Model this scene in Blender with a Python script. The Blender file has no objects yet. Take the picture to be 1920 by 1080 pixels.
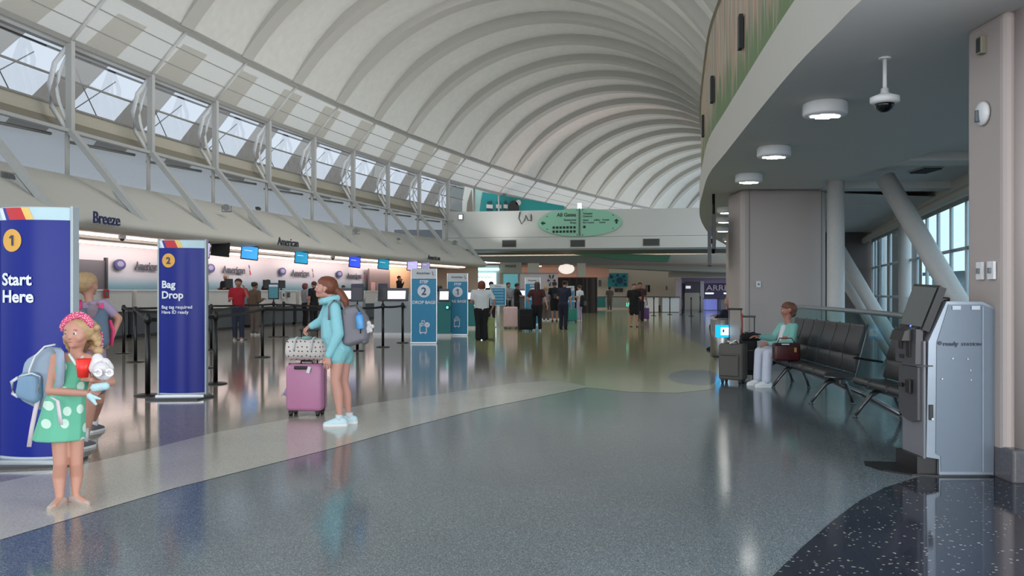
import bpy, bmesh, math, random
from mathutils import Vector, Matrix, Euler
random.seed(7)
PI = math.pi
SC = bpy.context.scene
COL = SC.collection

# ------------------------------------------------------------------ camera, sky, exposure
EYE = 1.32; FPX = 1600.0; HOR = 548.0
cam_d = bpy.data.cameras.new('camera'); cam = bpy.data.objects.new('camera', cam_d); COL.objects.link(cam)
cam.location = (0, 0, EYE); cam.rotation_euler = (PI/2, 0, 0)
cam_d.sensor_width = 36.0; cam_d.lens = 36.0*FPX/1920.0
cam_d.shift_y = (HOR-540.0)/1920.0
cam_d.clip_start = 0.05; cam_d.clip_end = 400
SC.camera = cam
SC.view_settings.view_transform = 'Standard'; SC.view_settings.look = 'None'
SC.view_settings.gamma = 1.0; SC.view_settings.use_curve_mapping = False
SC.view_settings.exposure = 0.1
wd = bpy.data.worlds.new('overcast_sky'); SC.world = wd; wd.use_nodes = True
_bg = wd.node_tree.nodes['Background']
_bg.inputs[0].default_value = (0.84, 0.93, 1.0, 1); _bg.inputs[1].default_value = 1.7
def area(name, loc, rot, sx, sy, power, color=(1, 1, 1)):
    d = bpy.data.lights.new(name, 'AREA'); d.shape = 'RECTANGLE'; d.size = sx; d.size_y = sy
    d.energy = power; d.color = color
    o = bpy.data.objects.new(name, d); COL.objects.link(o); o.location = loc; o.rotation_euler = rot
    return o
def lamps():                           # wall wash over the counters, plus added unseen fill lights around the hall
    for k in range(9):
        u = -2.5+k*2.4
        p = track(u, 3.6, 4.3); a = track_ang(u)
        l = area('vault_fill', p, Euler((0, math.radians(180+8), a)), 1.2, 9.0, 172, (1, .985, .97)); l.data.spread = math.radians(150)  # unseen area lights added along the fascia to brighten the vault
    area('front_fill', (0, -11, 2.0), Euler((math.radians(90), 0, 0)), 22, 3.6, 1050, (1, .97, .94))  # big fill light added behind the camera for figures and soffit
    for (x, y, a) in ((4.6, 8, -.1), (5.6, 15, -.2), (8.2, 24, -.3), (11.5, 33, -.4)):
        area('balcony_fill', (x, y, 5.0), Euler((0, math.radians(180-12), a)), .8, 7.0, 70, (1, .98, .95))  # added out of sight behind the mural, for glow on the vault's right
    for k in range(6):
        u = -3+k*1.9; p = track(u, -.45, 2.86); a = track_ang(u)
        l = area('wall_wash', p, Euler((0, math.radians(62), a)), .12, 7.0, 75, (1, .82, .77))
    area('far_hall_fill', (6, 64.9, 3.9), Euler((0, 0, 0)), 18, .8, 760, (1, .9, .8))  # added light, hidden by the far beam, lifts the far hall
    area('corridor_fill', (16, 74, 5.0), Euler((0, 0, 0)), 10, 3, 420, (1, .95, .9))  # another added fill, brightens the far walls
    for u in (0.6, 2.6):
        p = track(u, 9.5, 14.2); area('overhead_fill', p, Euler((math.radians(14), 0, track_ang(u))), 5, 5, 330, (1, .97, .92))  # added above the view to light the mid-hall floor
    area('side_fill', (5.0, 1.6, 1.8), Euler((math.radians(90), 0, math.radians(90+20))), 5.5, 2.6, 420, (.92, .96, 1))  # out-of-view fill added to lift the dark soffit on the right

# ------------------------------------------------------------------ geometry of the place
def P(px, py, Y):
    return Vector(((px-960)*Y/FPX, Y, EYE + (HOR-py)*Y/FPX))
def F(px, py):
    Y = EYE*FPX/(py-HOR)
    return Vector(((px-960)*Y/FPX, Y, 0))
def PZ(px, py, z):
    Y = (z-EYE)*FPX/(HOR-py)
    return Vector(((px-960)*Y/FPX, Y, z))
def slope(Y): return 0.175+0.006772*(Y-25.5)
def track(u, t, z):
    Y = 25.5+3.95*u
    X = -13.2+0.175*(Y-25.5)+0.003386*(Y-25.5)**2
    s = slope(Y); n = math.hypot(1, s)
    return Vector((X+t/n, Y-t*s/n, z))
def track_ang(u):                      # heading of the wall, as a rotation about z (0 = along +Y)
    return -math.atan(slope(25.5+3.95*u))
def u_at(px, t):
    lo, hi = -4.0, 20.0
    for _ in range(50):
        m = (lo+hi)/2; p = track(m, t, 0)
        if 960+FPX*p.x/p.y < px: lo = m
        else: hi = m
    return (lo+hi)/2
def on_track(px, py, t):
    u = u_at(px, t); p = track(u, t, 0)
    p.z = EYE+(HOR-py)*p.y/FPX
    return u, p
lamps()

# ------------------------------------------------------------------ materials
def c(r, g, b):
    f = lambda v: (v/255/12.92) if v/255 <= .04045 else ((v/255+.055)/1.055)**2.4
    return (f(r), f(g), f(b), 1)
MATS = {}
def mat(name, col, rough=.6, metal=0, spec=.5, var=.06, scale=14, emit=0, bump=0, alpha=None, coat=0, ecol=None):
    if name in MATS: return MATS[name]
    m = bpy.data.materials.new(name); m.use_nodes = True
    nt = m.node_tree; b = nt.nodes['Principled BSDF']
    b.inputs['Roughness'].default_value = rough; b.inputs['Metallic'].default_value = metal
    b.inputs['Specular IOR Level'].default_value = spec
    b.inputs['Coat Weight'].default_value = coat
    n = nt.nodes.new('ShaderNodeTexNoise'); n.inputs['Scale'].default_value = scale; n.inputs['Detail'].default_value = 4
    tc = nt.nodes.new('ShaderNodeTexCoord'); nt.links.new(tc.outputs['Object'], n.inputs['Vector'])
    mx = nt.nodes.new('ShaderNodeMix'); mx.data_type = 'RGBA'
    k1, k2 = 1-var, 1+var
    mx.inputs['A'].default_value = (col[0]*k1, col[1]*k1, col[2]*k1, 1)
    mx.inputs['B'].default_value = (col[0]*k2, col[1]*k2, col[2]*k2, 1)
    nt.links.new(n.outputs['Fac'], mx.inputs['Factor']); nt.links.new(mx.outputs['Result'], b.inputs['Base Color'])
    if emit:
        b.inputs['Emission Color'].default_value = ecol or col; b.inputs['Emission Strength'].default_value = emit
    if bump:
        bp = nt.nodes.new('ShaderNodeBump'); bp.inputs['Strength'].default_value = bump; bp.inputs['Distance'].default_value = .01
        nt.links.new(n.outputs['Fac'], bp.inputs['Height']); nt.links.new(bp.outputs['Normal'], b.inputs['Normal'])
    MATS[name] = m
    return m
def M_(name, r, g, b, rough=.6, **k): return mat(name, c(r, g, b), rough, **k)
def glass(name, tint, gloss=.18, trans=(1, 1, 1, 1), rough=.02):
    m = bpy.data.materials.new(name); m.use_nodes = True; nt = m.node_tree
    out = nt.nodes['Material Output']; nt.nodes.remove(nt.nodes['Principled BSDF'])
    t = nt.nodes.new('ShaderNodeBsdfTransparent'); t.inputs[0].default_value = tint
    g = nt.nodes.new('ShaderNodeBsdfGlossy'); g.inputs['Roughness'].default_value = rough; g.inputs[0].default_value = trans
    lw = nt.nodes.new('ShaderNodeLayerWeight'); lw.inputs[0].default_value = .25
    ad = nt.nodes.new('ShaderNodeMath'); ad.operation = 'MULTIPLY_ADD'; ad.inputs[1].default_value = .5; ad.inputs[2].default_value = gloss
    pw = nt.nodes.new('ShaderNodeMath'); pw.operation = 'POWER'; pw.inputs[1].default_value = 3
    nt.links.new(lw.outputs['Facing'], pw.inputs[0]); nt.links.new(pw.outputs[0], ad.inputs[0])
    mx = nt.nodes.new('ShaderNodeMixShader'); nt.links.new(ad.outputs[0], mx.inputs[0])
    nt.links.new(t.outputs[0], mx.inputs[1]); nt.links.new(g.outputs[0], mx.inputs[2]); nt.links.new(mx.outputs[0], out.inputs[0])
    MATS[name] = m; return m
def terrazzo(name, base, fleck, dark, rough=.13, fs=230, thresh=.82):
    m = bpy.data.materials.new(name); m.use_nodes = True; nt = m.node_tree; b = nt.nodes['Principled BSDF']
    tc = nt.nodes.new('ShaderNodeTexCoord')
    v = nt.nodes.new('ShaderNodeTexVoronoi'); v.inputs['Scale'].default_value = fs; nt.links.new(tc.outputs['Object'], v.inputs['Vector'])
    sp = nt.nodes.new('ShaderNodeSeparateColor'); nt.links.new(v.outputs['Color'], sp.inputs[0])
    r = nt.nodes.new('ShaderNodeValToRGB'); r.color_ramp.interpolation = 'CONSTANT'
    e = r.color_ramp.elements; e[0].position = 0; e[0].color = dark; e[1].position = .22; e[1].color = base
    x = e.new(thresh); x.color = fleck; x = e.new(min(.985, thresh+.13)); x.color = base
    nt.links.new(sp.outputs[0], r.inputs[0])
    n = nt.nodes.new('ShaderNodeTexNoise'); n.inputs['Scale'].default_value = .7; nt.links.new(tc.outputs['Object'], n.inputs['Vector'])
    mx = nt.nodes.new('ShaderNodeMix'); mx.data_type = 'RGBA'; mx.blend_type = 'MULTIPLY'; mx.inputs['Factor'].default_value = .35
    nt.links.new(r.outputs[0], mx.inputs['A']); nt.links.new(n.outputs['Fac'], mx.inputs['B'])
    nt.links.new(mx.outputs['Result'], b.inputs['Base Color'])
    b.inputs['Roughness'].default_value = rough; b.inputs['Specular IOR Level'].default_value = .5
    MATS[name] = m; return m

# ------------------------------------------------------------------ mesh helpers
def obj(name, bm, m, parent=None, smooth=False, loc=None, rz=0):
    me = bpy.data.meshes.new(name); bm.normal_update(); bm.to_mesh(me); bm.free()
    if smooth:
        for p in me.polygons: p.use_smooth = True
    for mm in (m if isinstance(m, (list, tuple)) else [m]): me.materials.append(mm)
    o = bpy.data.objects.new(name, me); COL.objects.link(o)
    if parent: o.parent = parent
    if loc is not None: o.location = loc
    o.rotation_euler.z = rz
    return o
def tag(o, label, cat, group=None, kind=None):
    o['label'] = label; o['category'] = cat
    if group: o['group'] = group
    if kind: o['kind'] = kind
    return o
def thing(name, label, cat, loc=(0, 0, 0), rz=0, group=None):
    o = bpy.data.objects.new(name, None); COL.objects.link(o); o.location = loc; o.rotation_euler.z = rz
    o.empty_display_size = .1
    return tag(o, label, cat, group)
def setting(name, loc=(0, 0, 0), rz=0):
    o = bpy.data.objects.new(name, None); COL.objects.link(o); o.location = loc; o.rotation_euler.z = rz
    o['kind'] = 'structure'; return o
def struct(name, bm, m, parent=None, smooth=False):
    o = obj(name, bm, m, parent, smooth)
    if not parent: o['kind'] = 'structure'
    return o
def box(bm, cx, cy, cz, sx, sy, sz, rot=None, bev=0, mi=0):
    r = bmesh.ops.create_cube(bm, size=1)
    vs = r['verts']
    for v in vs: v.co = Vector((v.co.x*sx, v.co.y*sy, v.co.z*sz))
    if bev:
        es = list({e for v in vs for e in v.link_edges})
        rb = bmesh.ops.bevel(bm, geom=es, offset=bev, segments=3, affect='EDGES', profile=.5)
        vs = list({v for f in rb['faces'] for v in f.verts} | {v for v in vs if v.is_valid})
    R = rot.to_matrix() if isinstance(rot, Euler) else (rot if rot is not None else None)
    for v in vs:
        if R is not None: v.co = R @ v.co
        v.co += Vector((cx, cy, cz))
    if mi:
        for f in {f for v in vs for f in v.link_faces}: f.material_index = mi
    return vs
def B(*a, **k):
    bm = bmesh.new(); box(bm, *a, **k); return bm
def cyl(bm, p0, p1, r0, r1=None, seg=16, cap=True):
    p0 = Vector(p0); p1 = Vector(p1); r1 = r0 if r1 is None else r1
    d = p1-p0; q = d.to_track_quat('Z', 'Y')
    rings = []
    for p, r in ((p0, r0), (p1, r1)):
        rings.append([bm.verts.new(p+q @ Vector((r*math.cos(2*PI*i/seg), r*math.sin(2*PI*i/seg), 0))) for i in range(seg)])
    for i in range(seg):
        f = bm.faces.new((rings[0][i], rings[0][(i+1) % seg], rings[1][(i+1) % seg], rings[1][i])); f.smooth = True
    if cap:
        bm.faces.new(rings[0][::-1]); bm.faces.new(rings[1])
def C(p0, p1, r0, r1=None, seg=16):
    bm = bmesh.new(); cyl(bm, p0, p1, r0, r1, seg); return bm
def tube(bm, pts, r, seg=10):
    pts = [Vector(p) for p in pts]; rings = []
    rs = r if isinstance(r, (list, tuple)) else [r]*len(pts)
    up = Vector((0, 0, 1))
    for k, p in enumerate(pts):
        d = (pts[min(k+1, len(pts)-1)]-pts[max(k-1, 0)]).normalized()
        a = d.cross(up)
        if a.length < .05: a = d.cross(Vector((1, 0, 0)))
        a.normalize(); b = d.cross(a)
        rings.append([bm.verts.new(p+rs[k]*(a*math.cos(2*PI*i/seg)+b*math.sin(2*PI*i/seg))) for i in range(seg)])
    for k in range(len(rings)-1):
        for i in range(seg):
            f = bm.faces.new((rings[k][i], rings[k][(i+1) % seg], rings[k+1][(i+1) % seg], rings[k+1][i])); f.smooth = True
    bm.faces.new(rings[0][::-1]); bm.faces.new(rings[-1])
def T(pts, r, seg=10):
    bm = bmesh.new(); tube(bm, pts, r, seg); return bm
def lathe(bm, prof, seg=24, sx=1, sy=1, o=(0, 0, 0)):
    o = Vector(o); rings = []
    for r, z in prof:
        rings.append([bm.verts.new(o+Vector((max(r, 1e-4)*sx*math.cos(2*PI*i/seg), max(r, 1e-4)*sy*math.sin(2*PI*i/seg), z))) for i in range(seg)])
    for k in range(len(rings)-1):
        for i in range(seg):
            f = bm.faces.new((rings[k][i], rings[k][(i+1) % seg], rings[k+1][(i+1) % seg], rings[k+1][i])); f.smooth = True
    bm.faces.new(rings[0][::-1]); bm.faces.new(rings[-1])
def L(prof, seg=24, sx=1, sy=1, o=(0, 0, 0)):
    bm = bmesh.new(); lathe(bm, prof, seg, sx, sy, o); return bm
def prism(bm, poly, d, n=Vector((0, 0, 1))):
    """poly: list of Vectors in a plane; extruded by vector n*d"""
    a = [bm.verts.new(Vector(p)) for p in poly]; b = [bm.verts.new(Vector(p)+n*d) for p in poly]
    k = len(a)
    bm.faces.new(a); bm.faces.new(b[::-1])
    for i in range(k): bm.faces.new((a[(i+1) % k], a[i], b[i], b[(i+1) % k]))
    bmesh.ops.recalc_face_normals(bm, faces=bm.faces[:])
def PR(poly, d, n=Vector((0, 0, 1))):
    bm = bmesh.new(); prism(bm, poly, d, n); return bm
def sweep(secfn, us, closed=False, smooth=True):
    """grid from section function secfn(u)->[Vector]"""
    bm = bmesh.new(); rows = [[bm.verts.new(p) for p in secfn(u)] for u in us]
    n = len(rows[0])
    for a, b in zip(rows, rows[1:]):
        for i in range(n if closed else n-1):
            j = (i+1) % n
            f = bm.faces.new((a[i], b[i], b[j], a[j])); f.smooth = smooth
    if closed:
        bm.faces.new(rows[0]); bm.faces.new(rows[-1][::-1])
        bmesh.ops.recalc_face_normals(bm, faces=bm.faces[:])
    return bm
def text_bm(s, h, ext=.01, bold=0, align='LEFT', squash=1.0):
    """letters in the XZ plane facing -Y, cap height about h, start at origin"""
    if s == '1':                                              # a one with its flag
        b1 = bmesh.new(); w = .17*h*(1.2 if bold > .03 else 1)
        prism(b1, [Vector((x*1.0, -ext/2, z)) for x, z in ((-.0*h, 0), (w, 0), (w, h), (-.02*h, h), (-.26*h, h*.80), (-.20*h, h*.68), (-.0*h, h*.80))], ext, Vector((0, 1, 0)))
        return b1
    cu = bpy.data.curves.new('t', 'FONT'); cu.body = s; cu.size = h/0.70; cu.extrude = ext/2; cu.offset = bold*h
    cu.align_x = align; cu.resolution_u = 3
    o = bpy.data.objects.new('t', cu); COL.objects.link(o)
    me = bpy.data.meshes.new_from_object(o); bm = bmesh.new(); bm.from_mesh(me)
    bpy.data.objects.remove(o); bpy.data.curves.remove(cu); bpy.data.meshes.remove(me)
    for v in bm.verts: v.co = Vector((v.co.x*squash, -v.co.z, v.co.y))
    return bm
def lettering(name, s, h, m, parent, loc, rz=0, **k):
    return obj(name, text_bm(s, h, **k), m, parent, loc=loc, rz=rz)
def disc(bm, x, z, rx, rz_, y=0, d=.006, seg=24):
    prism(bm, [Vector((x+rx*math.cos(2*PI*i/seg), y, z+rz_*math.sin(2*PI*i/seg))) for i in range(seg)], d, Vector((0, -1, 0)))
def copy_tree(o, parent=None):
    n = o.copy(); COL.objects.link(n); n.parent = parent
    for ch in [x for x in bpy.data.objects if x.parent == o]: copy_tree(ch, n)
    return n
def clone(o, loc, rz=None, label=None):
    n = copy_tree(o); n.location = loc
    if rz is not None: n.rotation_euler.z = rz
    if label: n['label'] = label
    return n

# ------------------------------------------------------------------ the palette
white = M_('painted_white', 205, 205, 200, .5)
cream = M_('painted_cream', 204, 202, 195, .55, var=.03, scale=2)
creamd = M_('painted_cream_panel', 182, 178, 166, .5, var=.03, scale=2)
shell_m = M_('cast_plaster', 200, 201, 198, .8, var=.10, scale=3.2, bump=.25)
rib_m = M_('rib_plaster', 172, 172, 168, .8, var=.03)
ceil_m = M_('soffit_paint', 205, 203, 200, .75, var=.02)
wallp = M_('wall_panel', 176, 164, 160, .45, var=.03, scale=1.2)
black = M_('black_plastic', 18, 18, 20, .4)
blackm = M_('black_metal', 14, 14, 15, .35)
dkgrey = M_('dark_grey', 52, 54, 58, .5)
grey = M_('mid_grey', 120, 124, 128, .45)
alu = M_('aluminium', 178, 184, 190, .3, metal=.8)
steel = M_('brushed_steel', 150, 150, 148, .28, metal=1)
screenm = M_('dark_screen', 12, 13, 16, .12)
whitep = M_('white_plastic', 225, 226, 228, .4)
teal = M_('teal_panel', 30, 120, 122, .5)
GL = glass('window_glass', (.55, .72, .80, 1), .08)
GLC = glass('clerestory_glass', (.40, .41, .44, 1), .08)
GLR = glass('rail_glass', (.80, .92, .92, 1), .02, (.3, .3, .3, 1))

# ------------------------------------------------------------------ floor
t_grey = terrazzo('terrazzo_blue_grey', c(106, 118, 125), c(152, 160, 160), c(80, 90, 98), .12)
t_cream = terrazzo('terrazzo_cream', c(204, 198, 185), c(222, 217, 206), c(182, 175, 163), .12, thresh=.6)
t_tan = terrazzo('terrazzo_tan', c(158, 149, 138), c(180, 172, 160), c(138, 130, 120), .10, thresh=.6)
t_olive = terrazzo('terrazzo_olive', c(182, 182, 134), c(200, 200, 156), c(158, 158, 114), .10, thresh=.6)
t_dark = terrazzo('terrazzo_navy', c(38, 42, 54), c(150, 150, 140), c(28, 30, 42), .08, fs=90, thresh=.965)
t_blue = terrazzo('terrazzo_blue', c(96, 112, 126), c(120, 134, 140), c(80, 92, 106), .10)
fb = bmesh.new()
def fpoly(pts, z, mi):
    f = fb.faces.new([fb.verts.new((p[0], p[1], z)) for p in pts]); f.material_index = mi
    if f.normal.z < 0 or f.calc_area() == 0: pass
fpoly([(-40, -14), (30, -14), (30, 130), (-40, 130)], 0, 0)
stripe_lo = [F(-500, 1190), F(-200, 1075), F(0, 1013), F(170, 962), F(330, 915), F(620, 842), F(760, 803), F(900, 767), F(1010, 745), F(1103, 726)]
stripe_hi = [F(1090, 722), F(1070, 718), F(1035, 714), F(960, 719), F(820, 740), F(700, 756), F(600, 775), F(400, 812), F(250, 850), F(80, 888), F(0, 905), F(-200, 950), F(-500, 1030)]
tan_ed = [F(1035, 714), F(960, 719), F(820, 740), F(700, 756), F(600, 775), F(400, 812), F(250, 850), F(80, 888), F(0, 905), F(-200, 950), F(-500, 1030)]
fpoly([(-40, 2), (-40, 100)]+[F(830, 575), F(850, 620), F(900, 660), F(960, 690)]+tan_ed, .001, 1)
fpoly([F(830, 575), F(850, 620), F(900, 660), F(960, 690), F(1035, 714), F(1103, 727), F(1180, 735), F(1270, 737), F(1335, 730), F(1350, 710), F(1345, 680), F(1320, 650), F(1260, 620), F(1260, 575)][::-1], .0015, 3)
fpoly([F(1252+0, 708), F(1270, 718), F(1300, 722), F(1330, 722), F(1345, 714), F(1345, 700), F(1320, 693), F(1280, 694), F(1258, 700)], .002, 5)
fpoly(stripe_lo+stripe_hi, .0025, 2)
fpoly([F(1450, 1080), F(1500, 1030), F(1560, 978), F(1610, 940), F(1660, 914), F(1724, 894), F(1790, 878), (6, 6.6), (9, 7), (9, -5), (-1, -5), (.4, .5), F(1300, 1260)], .002, 4)
bmesh.ops.triangulate(fb, faces=[f for f in fb.faces if len(f.verts) > 4])
bmesh.ops.recalc_face_normals(fb, faces=fb.faces[:])
for f in fb.faces:
    f.normal_update()
    if f.normal.z < 0: f.normal_flip()
struct('floor', fb, [t_grey, t_tan, t_cream, t_olive, t_dark, t_blue])

# ------------------------------------------------------------------ vaulted ceiling with ribs
TC, ZC, RV = 9.95, 2.8+EYE, 10.6
def vpt(u, R, a): return track(u, TC-R*math.cos(a), ZC+R*math.sin(a))
A0 = math.asin(6.14/10.6); A1 = PI*.87
def shell(u):
    fr = (u+50) % 1.0; bul = .16*math.sin(PI*fr)
    return [vpt(u, RV+.03+(.31+bul)*min(1, k/7), A0-.01+(A1-A0+.01)*k/40) for k in range(41)]
ceiling = struct('ceiling', sweep(shell, [-7+.125*k for k in range(8*32+1)]), shell_m)
for i in range(-6, 25):
    w = .36/3.95
    def sec(k, i=i, w=w):
        a = A0-.01+(A1-A0)*k/44
        return [vpt(i-w, RV, a), vpt(i+w, RV, a), vpt(i+w, RV+.62, a), vpt(i-w, RV+.62, a)]
    obj('rib', sweep(sec, list(range(45)), closed=True, smooth=False), rib_m, ceiling)

# ------------------------------------------------------------------ left clerestory: one window per bay
ZT, ZB, ZU, ZW = 7.5+EYE, 4.82+EYE, 8.94+EYE, 3.52+EYE
frame_m = M_('window_frame_paint', 188, 190, 190, .4)
barm = M_('canopy_bar', 150, 150, 148, .4)
bowm = M_('bow_bracket_enamel', 242, 246, 250, .2)
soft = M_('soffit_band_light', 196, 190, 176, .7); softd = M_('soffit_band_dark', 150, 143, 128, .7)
can_m = M_('canopy_scrim', 160, 160, 154, .45); can_m.node_tree.nodes['Principled BSDF'].inputs['Alpha'].default_value = .86
out_m = M_('outer_frame_beige', 205, 198, 188, .7)
_t = out_m.node_tree; _tr = _t.nodes.new('ShaderNodeBsdfTranslucent'); _tr.inputs[0].default_value = c(196, 186, 172); _mx = _t.nodes.new('ShaderNodeMixShader'); _mx.inputs[0].default_value = .6
_t.links.new(_t.nodes['Principled BSDF'].outputs[0], _mx.inputs[1]); _t.links.new(_tr.outputs[0], _mx.inputs[2]); _t.links.new(_mx.outputs[0], _t.nodes['Material Output'].inputs[0])
hazy = mat('frosted_panel', c(150, 160, 180), .5, var=.05); hazy.node_tree.nodes['Principled BSDF'].inputs['Alpha'].default_value = .86
def rail(bm, u0, u1, t, z, sx, sz, n=4):
    bb = sweep(lambda u: [track(u, t-sx/2, z-sz/2), track(u, t+sx/2, z-sz/2), track(u, t+sx/2, z+sz/2), track(u, t-sx/2, z+sz/2)],
               [u0+(u1-u0)*k/n for k in range(n+1)], closed=True, smooth=False)
    me = bpy.data.meshes.new('x'); bb.to_mesh(me); bb.free(); bm.from_mesh(me); bpy.data.meshes.remove(me)
def RB(*a):
    bm = bmesh.new(); rail(bm, *a); return bm
def quad(pts):
    bm = bmesh.new(); bm.faces.new([bm.verts.new(p) for p in pts]); return bm
wn = 0
for i in range(-3, 20):
    wn += 1
    w = setting('window_%d' % wn)
    obj('top_rail', RB(i, i+1, 1.35, ZU, .10, .12), barm, w)
    obj('lower_rail', RB(i, i+1, 0, ZT, .14, .16), barm, w)
    obj('canopy_pane', sweep(lambda u: [track(u, .05, ZT+.05), track(u, 1.3, ZU-.05)], [i, i+.5, i+1], smooth=False), can_m, w)
    mids = bmesh.new()
    for q in (.33, .66): rail(mids, i, i+1, 1.35*q, ZT+(ZU-ZT)*q, .03, .03)
    obj('canopy_bar', mids, barm, w)
    obj('cross_bar', C(track(i, 0, ZT), track(i, 1.35, ZU), .065, seg=8), frame_m, w)
    obj('bolt', C(track(i, 1.35, ZU), track(i, 1.35, ZU+.35), .03, seg=6), barm, w)
    if i > 8:
        obj('post', C(track(i, 0, 4.2), track(i, 0, ZT), .07, seg=8), frame_m, w)
        continue
    a = track_ang(i)
    p = track(i, 0, 0)
    obj('post', B(p.x, p.y, (ZT+ZB)/2, .2, .16, ZT-ZB, rot=Euler((0, 0, a))), frame_m, w)
    obj('lower_post', C(track(i, -.1, ZW-.1), track(i, -.1, ZB), .07, seg=8), white, w)
    outer = [track(i, -.04, ZT-.1), track(i, -.52, ZT-.62), track(i, -.70, ZT-1.25), track(i, -.62, ZB+.75), track(i, -.1, ZB+.02)]
    obj('bow_bracket', T(outer, .075, 8), bowm, w)
    inn = [track(i, -.06-.38*math.sin(PI*k/10), ZT-.35-(ZT-ZB-.6)*k/10) for k in range(11)]
    obj('bow_bracket', T(inn, .048, 8), bowm, w)
    # brace down to the fascia
    b0, b1 = track(i, .02, ZB), track(i, 2.45, 2.02+EYE)
    d = (b1-b0); mid = (b0+b1)/2
    R = d.to_track_quat('Z', 'Y').to_matrix()
    obj('brace', B(mid.x, mid.y, mid.z, .22, .16, d.length, rot=R), frame_m, w)
    obj('gusset', PR([track(i-.01, 1.4, 3.0+EYE), track(i-.01, 2.3, 2.0+EYE), track(i-.01, 1.75, 2.35+EYE)], .06, Vector((0, 1, 0))), frame_m, w)
    # outer glazing, bowed outwards
    obj('pane', sweep(lambda u: [track(u, -.75, ZT+.1), track(u, -.95, ZT-.9), track(u, -.95, ZB+.95)], [i, i+.5, i+1], smooth=False), GLC, w)
    obj('head_board', sweep(lambda u: [track(u, -1.1, ZT+.16), track(u, .02, ZT+.1)], [i, i+.5, i+1], smooth=False), frame_m, w)
    mu = bmesh.new()
    for z in (ZT-.05, ZT-.85, ZB+.95): rail(mu, i, i+1, -.9, z, .05, .06)
    obj('mullion', mu, barm, w)
    # rolled soffit band under the glazing: light upper, dark lower part
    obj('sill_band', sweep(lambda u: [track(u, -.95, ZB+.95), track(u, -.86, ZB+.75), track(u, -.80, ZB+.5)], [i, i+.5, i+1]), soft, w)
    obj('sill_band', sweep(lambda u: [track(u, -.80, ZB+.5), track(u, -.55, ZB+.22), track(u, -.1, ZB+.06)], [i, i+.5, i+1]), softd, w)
    obj('sill_rail', RB(i, i+1, -.05, ZB, .2, .1), frame_m, w)
    # low lights: pale panes under the sill band
    obj('low_pane', sweep(lambda u: [track(u, -.9, ZB+.35), track(u, -1.15, ZW)], [i, i+.5, i+1], smooth=False), hazy, w)
    obj('low_bar', C(track(i+.12, -.5, ZB-.22), track(i+.95, -.5, ZB-.1), .05, seg=6), barm, w)
    # roof structure seen beyond the glass
    obj('outer_beam', sweep(lambda k: [track(i+.1+k*1.5, -2.6-.5*k, ZB+.4+5.4*k), track(i+.52+k*1.5, -2.6-.5*k, ZB+.4+5.4*k)], [0, .33, .66, 1]), out_m, w)
    obj('outer_tie', C(track(i+.6, -2.5, ZB+.8), track(i+1.5, -2.9, ZT+.4), .02, seg=5), barm, w)
    obj('outer_tie', C(track(i+1.25, -2.5, ZB+.8), track(i+.95, -2.9, ZT+.4), .02, seg=5), barm, w)

# fascia over the ticket counters and its soffit
prof = [(-1.2, 3.54), (0, 3.5), (1.0, 3.0), (2.0, 2.38), (2.45, 2.12), (2.72, 1.98), (2.86, 1.86), (2.84, 1.75), (2.7, 1.67), (2.4, 1.64)]
us = [-4+.25*k for k in range(0, 4*12+1)]
fas = struct('trim_1', sweep(lambda u: [track(u, t, z+EYE) for t, z in prof], us), cream)
obj('soffit', sweep(lambda u: [track(u, 2.4, 1.64+EYE), track(u, -2.0, 1.66+EYE)], us), cream, fas)
obj('end_cap', quad([track(8, t, z+EYE) for t, z in prof]+[track(8, -1.2, 1.65+EYE)]), cream, fas)
strip_m = mat('strip_lamp', c(255, 236, 226), emit=3.6, ecol=(1, .82, .76, 1))
lip = struct('trim_2', RB(-4, 7.7, 1.55, 1.56+EYE, .25, .1, 40), cream)
tag(obj('strip_light', RB(-3.4, 7.6, 1.95, 1.60+EYE, .12, .05, 44), strip_m), 'long thin glowing strip light running above the ticket counters', 'light')
tag(obj('wall_washer', RB(-3.4, 7.6, -1.1, 1.62+EYE, .12, .05, 44), strip_m), 'lamp strip washing the top of the ticket counter back wall', 'light')
# back wall behind the counters: printed sky graphic
def grad_mat(name, stops, rough=.5):
    m = bpy.data.materials.new(name); m.use_nodes = True; nt = m.node_tree; b = nt.nodes['Principled BSDF']
    tc = nt.nodes.new('ShaderNodeTexCoord'); s = nt.nodes.new('ShaderNodeSeparateXYZ'); nt.links.new(tc.outputs['Object'], s.inputs[0])
    mr = nt.nodes.new('ShaderNodeMapRange'); mr.inputs['From Max'].default_value = 3; nt.links.new(s.outputs[2], mr.inputs[0])
    r = nt.nodes.new('ShaderNodeValToRGB'); e = r.color_ramp.elements
    e[0].position = stops[0][0]/3; e[0].color = stops[0][1]; e[1].position = stops[-1][0]/3; e[1].color = stops[-1][1]
    for z, cc in stops[1:-1]:
        x = e.new(z/3); x.color = cc
    nt.links.new(mr.outputs[0], r.inputs[0]); nt.links.new(r.outputs[0], b.inputs['Base Color']); b.inputs['Roughness'].default_value = rough
    return m
skyp = grad_mat('sky_graphic', [(1.2, c(70, 110, 130)), (1.55, c(110, 150, 165)), (1.9, c(170, 176, 186)), (2.9, c(186, 180, 184))])
wl = struct('wall_left', sweep(lambda u: [track(u, -1.6, 0), track(u, -1.6, 1.66+EYE)], [-4+.25*k for k in range(4*12+1)]), skyp)

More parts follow.
